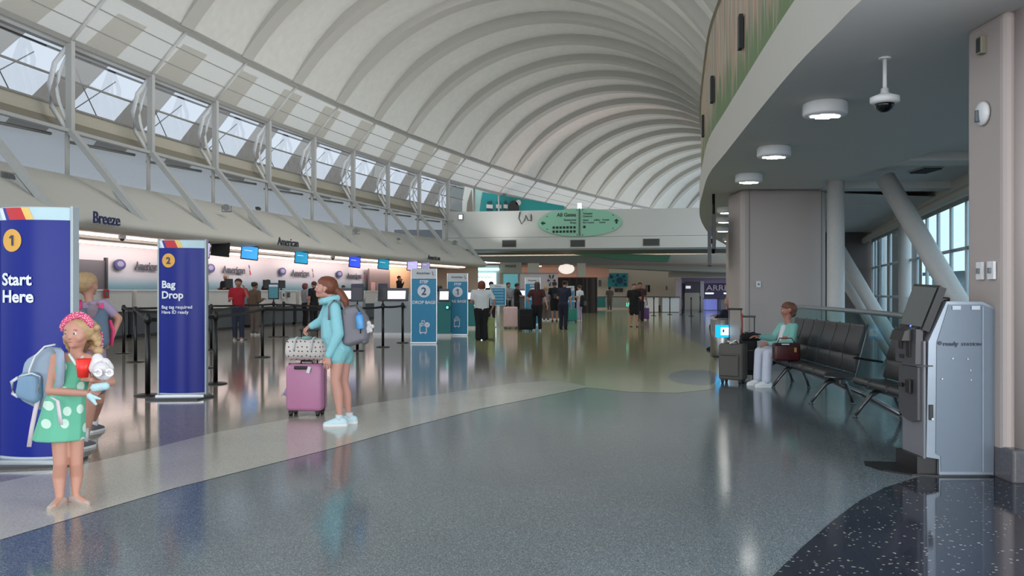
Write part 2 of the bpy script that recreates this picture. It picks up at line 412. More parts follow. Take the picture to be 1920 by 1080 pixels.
# ------------------------------------------------------------------ balcony on the right: soffit, fascia, mural wall
EDGE = [(3.0, -6), (2.62, -2), (2.45, 1.5), (2.36, 4), (2.37, 5.78), (2.41, 6.4), (2.49, 7.49), (2.69, 9.29), (3.03, 12.1), (3.3, 14.3), (3.77, 16.85), (4.48, 20.4), (5.28, 23.8), (6.5, 28.3), (7.45, 31.4), (8.5, 34.4), (9.4, 36.8), (12, 42), (16, 48)]
def catmull(pts, n=4):
    out = []
    for i in range(len(pts)-1):
        p0 = Vector(pts[max(i-1, 0)]); p1 = Vector(pts[i]); p2 = Vector(pts[i+1]); p3 = Vector(pts[min(i+2, len(pts)-1)])
        for k in range(n):
            t = k/n
            out.append(.5*((2*p1)+(p2-p0)*t+(2*p0-5*p1+4*p2-p3)*t*t+(3*p1-p0-3*p2+p3)*t**3))
    out.append(Vector(pts[-1])); return out
EC = catmull(EDGE)
SOF = 3.30
def off(i, d):
    a = EC[max(i-1, 0)]; b = EC[min(i+1, len(EC)-1)]; t = (b-a).normalized(); n = Vector((t.y, -t.x))
    return EC[i]+n*d
idx = list(range(len(EC)))
fasc2 = M_('balcony_fascia_paint', 196, 192, 184, .5, var=.03)
def wallcurve(d, z0, z1): return sweep(lambda i: [Vector((*off(i, d), z0)), Vector((*off(i, d), z1))], idx)
sf = bmesh.new()
inner = Vector((5.6, 0))
rows = []
winx_ = lambda y: 8.6+(y-17)*.29
for i in idx:
    e = EC[i]; xr = 5.9 if e.y < 17 else max(e.x+.3, (winx_(e.y) if e.y < 28 else 13))
    rows.append([sf.verts.new((e.x, e.y, SOF)), sf.verts.new((max(xr, e.x+.2), e.y, SOF))])
for a, b in zip(rows, rows[1:]): sf.faces.new((a[0], b[0], b[1], a[1]))
struct('trim_3', sf, ceil_m)                                        # underside of the balcony
struct('trim_4', wallcurve(0, SOF, SOF+.60), fasc2)                  # its pale edge
struct('trim_5', sweep(lambda i: [Vector((*off(i, 0), SOF+.60)), Vector((*off(i, .12), SOF+.60))], idx), fasc2)
def mural_material():
    m = bpy.data.materials.new('striped_mural'); m.use_nodes = True; nt = m.node_tree; b = nt.nodes['Principled BSDF']
    tc = nt.nodes.new('ShaderNodeTexCoord'); mp = nt.nodes.new('ShaderNodeMapping'); mp.inputs['Scale'].default_value = (7, 7, .10)
    nt.links.new(tc.outputs['Object'], mp.inputs[0])
    n = nt.nodes.new('ShaderNodeTexNoise'); n.inputs['Scale'].default_value = 1.2; n.inputs['Detail'].default_value = 3; n.inputs['Roughness'].default_value = .6
    nt.links.new(mp.outputs[0], n.inputs['Vector'])
    r = nt.nodes.new('ShaderNodeValToRGB'); e = r.color_ramp.elements
    stops = [(.28, c(92, 104, 96)), (.36, c(176, 168, 148)), (.42, c(128, 118, 104)), (.46, c(196, 186, 164)), (.49, c(196, 112, 80)), (.515, c(210, 202, 184)), (.535, c(168, 150, 118)), (.57, c(110, 112, 100)), (.62, c(202, 196, 176)), (.70, c(140, 92, 74))]
    e[0].position, e[0].color = stops[0]; e[1].position, e[1].color = stops[-1]
    for p, cc in stops[1:-1]:
        x = e.new(p); x.color = cc
    nt.links.new(n.outputs['Fac'], r.inputs[0])
    s = nt.nodes.new('ShaderNodeSeparateXYZ'); nt.links.new(tc.outputs['Object'], s.inputs[0])
    n2 = nt.nodes.new('ShaderNodeTexNoise'); n2.inputs['Scale'].default_value = 1.2; n2.inputs['Detail'].default_value = 3
    mp2 = nt.nodes.new('ShaderNodeMapping'); mp2.inputs['Scale'].default_value = (7, 7, .7); nt.links.new(tc.outputs['Object'], mp2.inputs[0]); nt.links.new(mp2.outputs[0], n2.inputs['Vector'])
    ad = nt.nodes.new('ShaderNodeMath'); ad.operation = 'MULTIPLY_ADD'; ad.inputs[1].default_value = 2.2; nt.links.new(n2.outputs['Fac'], ad.inputs[0]); 
    sb = nt.nodes.new('ShaderNodeMath'); sb.operation = 'MULTIPLY'; sb.inputs[1].default_value = -1.0; nt.links.new(s.outputs[2], sb.inputs[0]); nt.links.new(sb.outputs[0], ad.inputs[2])
    mr = nt.nodes.new('ShaderNodeMapRange'); mr.inputs['From Min'].default_value = -3.45; mr.inputs['From Max'].default_value = -3.05; nt.links.new(ad.outputs[0], mr.inputs[0])
    g = nt.nodes.new('ShaderNodeMix'); g.data_type = 'RGBA'; g.inputs['B'].default_value = c(104, 128, 84)
    nt.links.new(mr.outputs[0], g.inputs['Factor']); nt.links.new(r.outputs[0], g.inputs['A'])
    nt.links.new(g.outputs['Result'], b.inputs['Base Color']); b.inputs['Roughness'].default_value = .6
    return m
mural = struct('wall_right', wallcurve(.04, SOF+.60, 5.75), mural_material())
obj('cap_rail', sweep(lambda i: [Vector((*off(i, .0), 5.75)), Vector((*off(i, .3), 5.75))], idx), creamd, mural)
hole = M_('mural_recess', 22, 22, 26, .6)
for px, Y, zz in ((1391, 10.9, 4.57), (1346, 13.5, 4.58), (1323, 17.2, 4.6)):
    i = min(idx, key=lambda k: abs(EC[k].y-Y)); p = off(i, .0); q = EC[i+1]-EC[i-1]
    o = obj('recess_box', B(0, 0, 0, .05, .15, .42), hole, mural); o.location = (p.x, p.y, zz); o.rotation_euler.z = -math.atan2(q.x, q.y)

# round ceiling lights
lamp_m = mat('led_bar', c(255, 252, 244), emit=14, ecol=(1, .97, .92, 1))
def disc_light(loc, r, label):
    t = thing('ceiling_light', label, 'light', loc, 0, 'round ceiling lights under the balcony')
    obj('housing', L([(r*.9, 0), (r, -.02), (r, -.12), (r*.96, -.14), (r*.6, -.145), (0, -.145)], 32), whitep, t, smooth=False)
    for x, y in ((-.35, 0), (.35, 0), (0, -.3), (0, .3)):
        obj('led_bar', B(x*r, y*r, -.15, r*.62, r*.2, .012), lamp_m, t)
    return t
DL = [((1547, 192), 'nearest and largest round white ceiling light, beside the dome camera'), ((1451, 275), 'second nearest round white ceiling light under the balcony'),
      ((1404, 326), 'third round white ceiling light counted from the dome camera'), ((1363, 388), 'fourth round ceiling light, left of the big panelled column'),
      ((1358, 407), 'fifth round ceiling light, left of the big panelled column'), ((1355, 425), 'sixth round ceiling light, behind the hanging display'),
      ((1367, 445), 'farthest round ceiling light at the curved end of the balcony')]
for (px, py), lb in DL:
    p = PZ(px, py, SOF); disc_light(p, .225, lb)

# corridor beyond: higher ceiling with beams, curved window wall, dark end wall
cor = bmesh.new()
prev = None
def winx(y):
    W_ = [(5.2, 2), (6.3, 8), (7.1, 11.5), (8.0, 15), (9.0, 18.5), (10.0, 22), (11.3, 26.5), (11.8, 28)]
    for (x0, y0), (x1, y1) in zip(W_, W_[1:]):
        if y <= y1: return max(x0+(x1-x0)*(y-y0)/(y1-y0), 5.0)
    return 12.0
struct('trim_6', sweep(lambda y: [Vector((min(5.9 if y < 18 else 5.9+(y-18)*.4, winx(y)-.1), y, 3.42)), Vector((winx(y)+.05, y, 3.42))], [-6+1.7*k for k in range(21)], smooth=False), ceil_m)
struct('trim_7', quad([Vector((5.9, -6, SOF)), Vector((5.9, -6, 3.42)), Vector((5.9, 17, 3.42)), Vector((5.9, 17, SOF))]), ceil_m)
for k, y in enumerate((9.4, 13.0, 16.4, 19.8, 23.2)):
    struct('trim_%d' % (8+k), B((5.9+winx(y))/2, y, 3.36, winx(y)-5.95, .5, .14), ceil_m)
vent_m = M_('vent_louvre', 70, 74, 76, .5)
def vent(loc, sx, sy, label, rz=0):
    t = thing('ceiling_vent', label, 'vent', loc, rz)
    obj('frame', B(0, 0, -.01, sx, sy, .02), creamd, t)
    b = bmesh.new()
    for k in range(6): box(b, 0, -sy*.4+sy*.16*k, -.03, sx*.86, sy*.07, .02, rot=Euler((.5, 0, 0)))
    obj('louvres', b, vent_m, t)
for (px, py, z, lb) in ((1735, 317, 3.42, 'dark ceiling vent nearest the right-hand column'), (1621, 376, 3.42, 'dark ceiling vent right of the round white column'), (1592, 395, 3.42, 'far dark ceiling vent close to the round white column')):
    vent(PZ(px, py, z), .34, .62, lb)
WC = [(5.2, 2), (6.3, 8), (7.1, 11.5), (8.0, 15), (9.0, 18.5), (10.0, 22), (11.3, 26.5), (11.8, 28)]
WCC = catmull(WC, 3)
mull_m = M_('curtain_wall_frame', 196, 206, 212, .35)
hd = struct('trim_20', sweep(lambda p: [Vector((p.x, p.y, 2.92)), Vector((p.x, p.y, 3.45))], WCC), cream)
obj('blind_box', T([Vector((p.x-.25, p.y, 3.0)) for p in WCC], .09, 8), creamd, hd)
for k in range(0, len(WCC)-1):
    wn += 1
    a, b = WCC[k], WCC[k+1]; w = setting('window_%d' % wn)
    V = lambda p, z: Vector((p.x, p.y, z))
    obj('pane', quad([V(a, 0), V(b, 0), V(b, 2.92), V(a, 2.92)]), GL, w)
    obj('mullion', C(V(a, 0), V(a, 2.95), .04, seg=6), mull_m, w)
    for z in (.3, 1.2, 2.1): obj('transom', C(V(a, z), V(b, z), .035, seg=6), mull_m, w)
struct('wall_back', B(11.4, 28.2, 1.7, 4.2, .2, 3.5), M_('dark_end_wall', 88, 78, 74, .7))
# neighbouring building outside
ob = setting('trim_30', (34, 40, 0)); obj('wall', B(0, 0, 1.3, 4, 50, 2.6), M_('outside_wall', 150, 170, 178, .8), ob); obj('roof', B(0, 0, 2.7, 5, 51, .25), M_('outside_roof', 92, 112, 124, .7), ob)

col_m = M_('round_column_paint', 206, 204, 202, .4)
def column(p, r, top=3.42):
    return struct('trim_%d' % column.n, L([(r*1.05, 0), (r*1.05, .1), (r, .12), (r, top)], 28, o=p), col_m)
column.n = 40
for px, Y, r, top in ((1567, 15.2, .15, SOF), (1697, 20.5, .14, 3.42), (1655, 26, .12, 3.42)):
    column(Vector(((px-960)*Y/FPX, Y, 0)), r, top); column.n += 1
for a, b, r in ((P(1661, 335, 14.6), P(1805, 580, 13.2), .16), (P(1570, 462, 17.5), P(1668, 628, 16.8), .125), (P(1570, 505, 17.9), P(1668, 662, 17.2), .10)):
    a.z = min(a.z, 3.44)
    d = (b-a).normalized(); b2 = a+d*((a.z)/(-d.z))
    struct('trim_%d' % column.n, C(a, b2, r, seg=24), col_m); column.n += 1

# big panelled column, second column, column at the right edge
base_m = M_('granite_base', 92, 90, 94, .25, var=.3, scale=60)
def panel_column(n, x0, x1, y0, y1, top=SOF, seams=()):
    s = setting('trim_%d' % n)
    r = .09
    obj('panel', B((x0+x1)/2, (y0+y1)/2, top/2+.09, x1-x0, y1-y0, top-.18, bev=r), wallp, s)
    obj('base', B((x0+x1)/2, (y0+y1)/2, .1, x1-x0+.04, y1-y0+.04, .22, bev=.02), base_m, s)
    for x in seams: obj('seam', B(x, y0-.001, top/2+.1, .012, .012, top-.2), M_('seam', 120, 112, 108, .6), s)
    return s
panel_column(50, 4.39, 6.05, 16.4, 17.4, seams=(4.56, 5.95))
panel_column(51, 6.9, 8.4, 26.8, 27.6, seams=(7.15,))
pc = setting('trim_52')
obj('panel', B(3.72, 6.25, SOF/2+.09, .52, .5, SOF-.16, bev=.05), wallp, pc)
obj('corner_tube', L([(.13, .2), (.13, SOF)], 24, o=(3.66, 5.98, 0)), wallp, pc)
obj('base', B(3.74, 6.2, .11, .56, .62, .24, bev=.02), base_m, pc)
obj('panel', B(4.4, 6.0, SOF/2, 1.0, .3, SOF), wallp, pc)

def wall_plate(loc, w, h, label, cat='wall plate', m=whitep, rz=0, two=False):
    t = thing('wall_switch', label, cat, loc, rz)
    obj('plate', B(0, 0, 0, w, .02, h, bev=.004), m, t)
    obj('button', B(0, -.015, 0, w*.35, .02, h*.3, bev=.003), grey, t)
    return t
wall_plate(P(1422, 533, 16.36), .09, .12, 'small white wall plate on the big panelled column')
wall_plate((3.445, 6.28, EYE+(HOR-508)*6.28/FPX), .085, .13, 'left of the two white wall plates above the kiosk', rz=-PI/2)
wall_plate((3.445, 6.13, EYE+(HOR-507)*6.13/FPX), .085, .13, 'right of the two white wall plates above the kiosk', rz=-PI/2)
t = thing('fire_strobe', 'white oval strobe alarm high on the right-hand column', 'alarm', (3.45, 6.25, EYE+(HOR-213)*6.25/FPX), -PI/2)
obj('body', L([(.09, 0), (.085, .02), (.05, .035), (0, .04)], 24), whitep, t).rotation_euler = (PI/2, 0, 0)
obj('lens', B(0, -.045, -.02, .03, .03, .09, bev=.01), M_('strobe_lens', 90, 96, 104, .15), t)
t = thing('speaker_box', 'small tan box at the top of the right-hand column', 'speaker', (3.44, 6.25, EYE+(HOR-85)*6.25/FPX), -PI/2)
obj('body', B(0, 0, 0, .07, .05, .13, bev=.008), M_('tan_box', 138, 132, 116, .6), t); obj('grille', B(0, -.027, 0, .05, .004, .10), dkgrey, t)

# dome camera on its stem
p = PZ(1659, 108, SOF)
t = thing('dome_camera', 'white pendant dome security camera hanging from the balcony soffit', 'security camera', p)
obj('ceiling_rose', L([(.05, -.015), (.05, 0)], 20), whitep, t)
obj('stem', C((0, 0, -.01), (0, 0, -.30), .017), whitep, t)
obj('housing', L([(.03, -.26), (.035, -.30), (.08, -.32), (.118, -.335), (.118, -.375), (.09, -.39), (0, -.39)], 32), whitep, t)
obj('dome', L([(.078, -.385), (.075, -.41), (.06, -.44), (.03, -.458), (0, -.462)], 28), M_('smoked_dome', 12, 12, 16, .06), t)

# hanging displays seen edge on
t = thing('hanging_display', 'black flight display hung edge-on under the balcony edge', 'display', (0, 0, 0))
Y = 17.2; x = (1336-960)*Y/FPX; ER = Euler((0, 0, -math.atan(.235)))
obj('screen', B(x+.03, Y, EYE+(HOR-437)*Y/FPX, .07, 1.0, .68, rot=ER), black, t); obj('screen', B(x-.06, Y, EYE+(HOR-462)*Y/FPX, .07, .9, .78, rot=ER), M_('display_back', 46, 50, 54, .4), t)
obj('mount', C((x+.02, Y, 2.1), (x+.02, Y, SOF), .03), blackm, t); obj('bracket', B(x, Y, 2.35, .12, .1, .1), blackm, t)

# ------------------------------------------------------------------ overpass bridge across the hall
def Bx(px, Y): return (px-960)*Y/FPX
bA, bB = Vector((-4.75, 58.0, 0)), Vector((20, 53.6, 0))
bd = (bB-bA).normalized(); bn = Vector((bd.y, -bd.x, 0))            # towards the camera
def bp(s, d, z): q = bA+bd*s+bn*d; return Vector((q.x, q.y, z))
BT, BL, BB_ = 6.77, 5.0, 4.22
br = setting('trim_60')
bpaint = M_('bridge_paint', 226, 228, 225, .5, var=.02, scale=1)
def bsec(prof_, s0=0, s1=25, m=bpaint, name='panel'):
    return obj(name, sweep(lambda s: [bp(s, d, z) for d, z in prof_], [s0, (s0+s1)/2, s1], closed=True, smooth=False), m, br)
bsec([(0, BL), (0, BT), (-.4, BT), (-.4, BL)])
bsec([(.02, BB_), (.02, BL-.02), (-.4, BL-.02), (-.4, BB_)])
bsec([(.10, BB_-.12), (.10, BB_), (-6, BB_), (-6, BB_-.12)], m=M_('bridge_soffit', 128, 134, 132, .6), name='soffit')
brz = math.atan2(bd.y, bd.x)
for px, py, w in ((955, 457, 1.0), (1084, 456, 1.02), (1225, 453, 1.12)):
    Yb = 57.3-(px-955)*.0095; s = (Bx(px, Yb)-bA.x)/bd.x; z = EYE+(HOR-py)*Yb/FPX
    q = bp(s, .03, z)
    v = thing('wall_vent', {955: 'left', 1084: 'middle', 1225: 'right'}[px]+' dark grille on the white bridge below the green sign', 'vent', q, brz)
    obj('frame', B(0, 0, 0, w, .05, .5), creamd, v)
    b = bmesh.new()
    for k in range(9): box(b, 0, -.03, -.2+.05*k, w*.9, .03, .03)
    obj('louvres', b, M_('vent_slats', 84, 88, 86, .5), v); obj('backing', B(0, -.012, 0, w*.92, .04, .44), dkgrey, v)
# second, farther beam with the green cove
struct('trim_61', PR([P(868, 481, 62), P(1400, 476, 62), P(1400, 512, 62), P(1250, 507, 62), P(1060, 498, 62), P(900, 488, 62), P(868, 486, 62)], 2.5, Vector((0, 1, 0))), M_('far_beam', 172, 174, 166, .6))
struct('trim_62', PR([P(1060, 473, 61.2), P(1258, 478, 61.2), P(1252, 491, 61.2), P(1160, 486, 61.2), P(1080, 477, 61.2)], .5, Vector((0, 1, 0))), M_('green_cove', 120, 180, 152, .6))
struct('trim_64', B(8, 65.4, 4.7, 34, .2, 2.8), M_('upper_far_wall', 150, 150, 142, .6))
# all gates sign
mint = M_('mint_sign', 156, 222, 192, .4, var=.03)
ink = M_('sign_ink', 34, 52, 50, .5)
Yg = 56.6; gx = Bx(1086, Yg); gz = EYE+(HOR-418)*Yg/FPX
t = thing('hanging_sign', 'mint green oval All Gates sign mounted on the white bridge', 'sign', (gx, Yg-.35, gz), brz)
a_ = 2.78; b_ = .93
b = bmesh.new(); disc(b, 0, 0, a_, b_, 0, .06, 48); obj('panel', b, mint, t)
obj('spine', B(0, -.09, .02, .10, .08, 1.8), M_('sign_spine', 96, 108, 106, .4), t)
obj('top_lamp', B(0, -.06, b_+.16, .26, .14, .36, bev=.02), mat('exit_lamp', c(210, 235, 255), emit=1.6), t)
for s, h, x, z, al in (('All Gates', .24, -.22, .40, 'RIGHT'), ('Restaurants', .12, -.22, .12, 'RIGHT'), ('Shops', .12, -.22, -.06, 'RIGHT'), ('Ticketing', .12, .22, .52, 'LEFT'), ('Check-in', .12, .22, .34, 'LEFT'),
                       ('Alaska', .10, .22, .10, 'LEFT'), ('JetBlue', .10, .95, .10, 'LEFT'), ('Frontier', .10, 1.5, .10, 'LEFT'), ('Sun Country', .10, .22, -.06, 'LEFT'), ('United', .10, 1.3, -.06, 'LEFT')):
    lettering('lettering', s, h, ink, t, (x, -.075, z), align=al, bold=.03)
def arrow(bm, x, z, s, ang):
    pts = [(-.5, 0), (0, .5), (.0, .18), (.5, .18), (.5, -.18), (0, -.18), (0, -.5)]
    ca, sa = math.cos(ang), math.sin(ang)
    prism(bm, [Vector((x+s*(u*ca-v*sa), -.07, z+s*(u*sa+v*ca))) for u, v in pts], .02, Vector((0, -1, 0)))
b = bmesh.new(); arrow(b, -2.42, -.02, .30, 0); obj('arrow', b, ink, t); b = bmesh.new(); arrow(b, 2.42, .05, .32, -PI/2); obj('arrow', b, ink, t)
for r in range(2):
    for k in range(7): obj('pictogram', B(-.33-.23*k, -.075, -.32-.27*r, .15, .02, .15, bev=.03), ink, t)
obj('pictogram', B(.32, -.075, -.3, .16, .02, .16, bev=.03), ink, t)
for x, z in ((-.16, .82), (.2, .82), (-.16, -.82), (.2, -.82), (-2.15, .42), (-2.15, -.42), (2.2, .45), (2.2, -.42)):
    b = bmesh.new(); disc(b, x, z, .035, .035, -.06, .03, 10); obj('bolt', b, dkgrey, t)
# small white lit sign and cable loops on the bridge
t = thing('exit_sign', 'small square lit sign at the left end of the white bridge', 'sign', P(864, 407, 57.4), brz)
obj('case', B(0, 0, 0, .36, .12, .4, bev=.03), grey, t); obj('face', B(0, -.065, 0, .24, .02, .28), mat('lit_face', c(230, 245, 255), emit=1.4), t)
cab = T([P(975, 398, 57), P(973, 409, 56.8), P(978, 420, 56.7), P(984, 412, 56.7), P(986, 404, 56.7), P(990, 413, 56.8), P(996, 414, 56.8), P(996, 399, 57)], .05, 6)
tag(obj('cable_loop', cab, M_('cable_grey', 110, 112, 114, .5)), 'loose grey cable loop hanging on the bridge left of the green sign', 'cable')
# wall and teal artwork above the bridge on the left
struct('wall_front', PR([P(836, 338, 66), P(900, 352, 66), P(1062, 388, 66), P(1062, 405, 66), P(836, 405, 66)], .2, Vector((0, 1, 0))), cream)
t = thing('wall_artwork', 'teal wall graphic of plain dark and white shapes above the bridge', 'artwork', (0, 0, 0))
obj('panel', PR([P(898, 405, 65.5), P(905, 360, 65.5), P(1058, 386, 65.5), P(1058, 405, 65.5)], .12, Vector((0, 1, 0))), M_('teal_graphic', 22, 140, 140, .5), t)
obj('pale_panel', PR([P(888, 405, 65.6), P(891, 352, 65.6), P(904, 358, 65.6), P(898, 405, 65.6)], .1, Vector((0, 1, 0))), M_('pale_teal', 170, 205, 198, .5), t)
for px, w in ((918, 12), (935, 10), (948, 8)):
    obj('figure', PR([P(px-w/2, 398, 65.4), P(px-w/2+2, 378, 65.4), P(px+w/2-2, 376, 65.4), P(px+w/2, 398, 65.4)], .05, Vector((0, 1, 0))), M_('deep_teal', 14, 70, 84, .5), t)
    obj('figure', PR([P(px-w/2, 390, 65.3), P(px-w/2, 383, 65.3), P(px+w/2, 384, 65.3), P(px+w/2, 391, 65.3)], .05, Vector((0, 1, 0))), white, t)
b = bmesh.new(); q = P(963, 392, 65.3); disc(b, q.x, q.z, .42, .65, q.y, .05); obj('figure', b, black, t)
b = bmesh.new(); q = P(972, 380, 65.3); disc(b, q.x, q.z, .2, .22, q.y, .05); obj('figure', b, white, t)
# curved dark niche beside it
struct('trim_63', PR([P(874, 405, 65), P(876, 380, 65), P(884, 355, 65), P(886, 405, 65)], .5, Vector((0, 1, 0))), M_('niche', 120, 112, 100, .7))

# ------------------------------------------------------------------ lettering and logos on the ticket wall and fascia
logo_ink = M_('logo_ink', 62, 66, 78, .5); logo_red = M_('logo_red', 178, 34, 52, .5); logo_blue = M_('logo_blue', 40, 78, 120, .5); logo_grey = M_('logo_grey', 150, 156, 164, .5)
def flight_symbol(parent, x, z, s, y=-.03):
    """the slanted two-tone tail mark beside the word"""
    for k, (mm, pts) in enumerate(((logo_ink, [(-.18, .62), (.02, .5), (.12, .12), (-.04, .2)]), (logo_grey, [(-.02, .18), (.1, .14), (.12, -.02), (.02, .0)]), (logo_red, [(.02, .02), (.16, -.02), (.36, -.52), (.16, -.6)]))):
        obj('emblem', PR([Vector((x+a*s, y, z+b*s)) for a, b in pts], .02, Vector((0, -1, 0))), mm, parent)
def wall_logo(px0, px1, py, h, label, glob):
    u0, p0 = on_track(px0, py, -1.5); u1, p1 = on_track(px1, py, -1.5)
    d = p1-p0; d.z = 0
    t = thing('wall_logo', label, 'sign', (p0+p1)/2, math.atan2(d.y, d.x))
    bm = text_bm('American', h, .02, .04, 'CENTER'); w = max(v.co.x for v in bm.verts)-min(v.co.x for v in bm.verts)
    for v in bm.verts: v.co.x *= d.length/w; v.co.z -= h/2
    obj('lettering', bm, logo_ink, t); flight_symbol(t, d.length*.5+h*.9, .02, h*1.25)
    u2, q = on_track(glob, py-3, -1.5)
    g = thing('globe_badge', 'blue globe badge left of the '+{224: 'partly hidden first', 394: 'second', 529: 'third', 636: 'farthest'}[glob]+' American lettering on the ticket wall', 'badge', q, math.atan2(d.y, d.x))
    b = bmesh.new(); disc(b, 0, 0, .30, .19, 0, .04, 24); obj('disc', b, M_('badge_blue', 58, 62, 110, .4), g)
    b = bmesh.new(); disc(b, 0, .02, .18, .10, -.04, .01, 18); obj('face', b, M_('badge_pale', 130, 130, 160, .4), g)
wall_logo(254, 296, 499, .30, 'American lettering on the ticket wall, partly behind the Bag Drop totem', 224)
wall_logo(418, 460, 506, .30, 'American lettering on the ticket wall, above the red jersey', 394)
wall_logo(547, 580, 512, .30, 'American lettering on the ticket wall, left of the turquoise hoodie', 529)
wall_logo(651, 678, 517, .30, 'American lettering on the ticket wall, farthest one by the small door', 636)
def fascia_sign(s, px, py, wpx, h, m, label):
    u0, p0 = on_track(px-wpx/2, py, 2.9); u1, p1 = on_track(px+wpx/2, py, 2.9)
    d = p1-p0; d.z = 0
    t = thing('fascia_letters', label, 'sign', (p0+p1)/2, math.atan2(d.y, d.x))
    bm = text_bm(s, h, .03, .015, 'CENTER'); w = max(v.co.x for v in bm.verts)-min(v.co.x for v in bm.verts)
    for v in bm.verts: v.co.x *= d.length/w; v.co.z -= h/2
    obj('lettering', bm, m, t, loc=(0, -.12, 0))
    return t
fascia_sign('Breeze', 192, 410, 50, .30, M_('navy_letters', 24, 36, 92, .4), 'dark blue Breeze letters on the cream fascia')
fascia_sign('American', 535, 454, 39, .30, M_('dark_letters', 44, 50, 62, .4), 'dark American letters on the cream fascia above the counters')
fascia_sign('American', 810, 483, 23, .26, MATS['dark_letters'], 'smaller far American letters at the end of the cream fascia')
# screens hung from the fascia soffit
def hung_screen(px, py, w, h, col, e, label):
    u, p = on_track(px, py, 2.55); yaw = math.atan2(1, slope(p.y))-.95
    t = thing('hanging_screen', label, 'screen', p, yaw, 'screens hanging over the ticket counters')
    R = Euler((math.radians(-14), math.radians(6), 0))
    obj('case', B(0, 0, 0, w, .08, h, rot=R, bev=.01), black, t)
    m = mat('screen_'+label.replace(' ', '_')[:24], c(*col), .3, emit=e)
    o = obj('display', B(0, -.045, 0, w*.9, .01, h*.88, rot=R), m, t)
    if e > .3:
        for k in range(2): obj('text_line', B(-.05, -.055, .08-.12*k, w*.45, .006, .025, rot=R), mat('screen_text', c(220, 235, 250), emit=.6), t)
    obj('bracket', C((0, .03, h/2), (0, .06, 1.62+EYE-p.z), .03, seg=8), blackm, t)
for a in ((379, 468, .5, .55, (190, 180, 230), .8, 'pale lilac hanging screen beside the Bag Drop totem'), (413, 467, .62, .5, (10, 10, 12), 0, 'switched-off black hanging screen over the counters'),
          (468, 474, .62, .52, (60, 150, 220), 1.0, 'bright light-blue hanging screen right of the black one'), (565, 483, .55, .52, (40, 140, 180), .9, 'teal-blue hanging screen after the dark American letters'),
          (665, 491, .55, .55, (50, 80, 220), .9, 'deep blue hanging screen over the middle counters'), (719, 495, .58, .55, (30, 130, 160), .8, 'teal hanging screen above the male agent'),
          (773, 498, .6, .6, (180, 172, 220), .9, 'lilac hanging screen just left of the Step 2 banner'), (798, 499, .5, .5, (150, 145, 185), .7, 'smaller grey-lilac hanging screen behind the Step 2 banner')):
    hung_screen(*a)
dk = M_('cctv_white', 200, 200, 200, .4)
for px, py, lb in ((229, 449, 'small white dome camera at the light strip left of the Bag Drop totem'), (624, 486, 'small white dome camera at the light strip over the middle counters')):
    u, p = on_track(px, py, 2.3); p.z = 1.62+EYE
    t = thing('dome_camera', lb, 'security camera', p); obj('housing', L([(.10, 0), (.11, -.06), (.09, -.1), (0, -.1)], 16), dk, t); obj('dome', L([(.075, -.1), (.05, -.15), (0, -.17)], 16), MATS['smoked_dome'], t)
# floodlights and grilles on the fascia
for k, (px, py, lb) in enumerate(((425, 391, 'grey spotlight perched on the fascia above the black screen'), (484, 391, 'dark flat box on the fascia ledge, nearest one'), (668, 434, 'grey spotlight on the fascia between the American signs'), (747, 448, 'small grey box on the fascia near the far end'), (853, 455, 'grey spotlight at the far end of the fascia'))):
    u, p = on_track(px, py, 1.5)
    t = thing('spotlight', lb, 'light fixture', p, track_ang(u)+.4)
    if 'spot' in lb:
        obj('yoke', T([(-.16, 0, .1), (-.16, 0, -.12), (.16, 0, -.12), (.16, 0, .1)], .02, 6), grey, t); obj('lamp_head', C((0, -.16, .02), (0, .12, .08), .13, .09), M_('lamp_grey', 140, 142, 146, .4), t)
    else:
        obj('housing', B(0, 0, 0, .16, .5, .10, bev=.02), dkgrey if k == 1 else grey, t); obj('lens', B(.085, 0, 0, .01, .4, .06), black, t)
u, p = on_track(12, 337, 1.2)
t = thing('wall_vent', 'pale louvred grille on the fascia at the far left edge', 'vent', p, math.atan2(1, slope(p.y)))
obj('frame', B(0, 0, 0, .55, .08, .4), creamd, t); b = bmesh.new()
for k in range(7): box(b, -.22+.073*k, -.05, 0, .03, .03, .34)
obj('louvres', b, grey, t)

# ------------------------------------------------------------------ ticket counters
ctr_top = M_('counter_white', 206, 202, 198, .35); ctr_low = M_('counter_charcoal', 74, 78, 82, .45); wood = M_('counter_beige', 176, 164, 150, .45)
def counter(u0, u1, label, t0=2.5, hi=1.40, m=None):
    t = thing('ticket_counter', label, 'counter', (0, 0, 0), 0, 'white airline ticket counters')
    def S(sec, name, mm): return obj(name, sweep(lambda u: [track(u, a, z) for a, z in sec], [u0, (u0+u1)/2, u1], closed=True, smooth=False), mm, t)
    S([(t0, .78), (t0, hi-.04), (t0-.55, hi-.04), (t0-.55, .78)], 'ledge', m or ctr_top)
    S([(t0-.12, .1), (t0-.12, .78), (t0-.75, .78), (t0-.75, .1)], 'body', ctr_low)
    S([(t0+.04, hi-.04), (t0+.04, hi), (t0-.6, hi), (t0-.6, hi-.04)], 'worktop', whitep)
    S([(t0-.16, 0), (t0-.16, .1), (t0-.7, .1), (t0-.7, 0)], 'plinth', black)
    return t
CT = [(-1.9, -1.05, 'white ticket counter behind the big blue totem'), (-1.0, -.18, 'white ticket counter left of the Bag Drop totem, with the red notice'), (-.12, .55, 'white ticket counter behind the Bag Drop totem'),
      (.62, 1.42, 'white ticket counter behind the red jersey, under the white-haired agent'), (1.75, 2.45, 'white ticket counter with paper notices, left of the grey-shirted customer'), (2.52, 3.15, 'white ticket counter hidden by the girl in turquoise'),
      (3.25, 4.0, 'white ticket counter behind the first self-service kiosk'), (4.1, 4.9, 'white ticket counter in front of the male agent'), (5.0, 5.9, 'white ticket counter behind the Step 2 banner'), (6.0, 7.2, 'pale ticket counter between the Step banners')]
for a in CT: counter(*a)
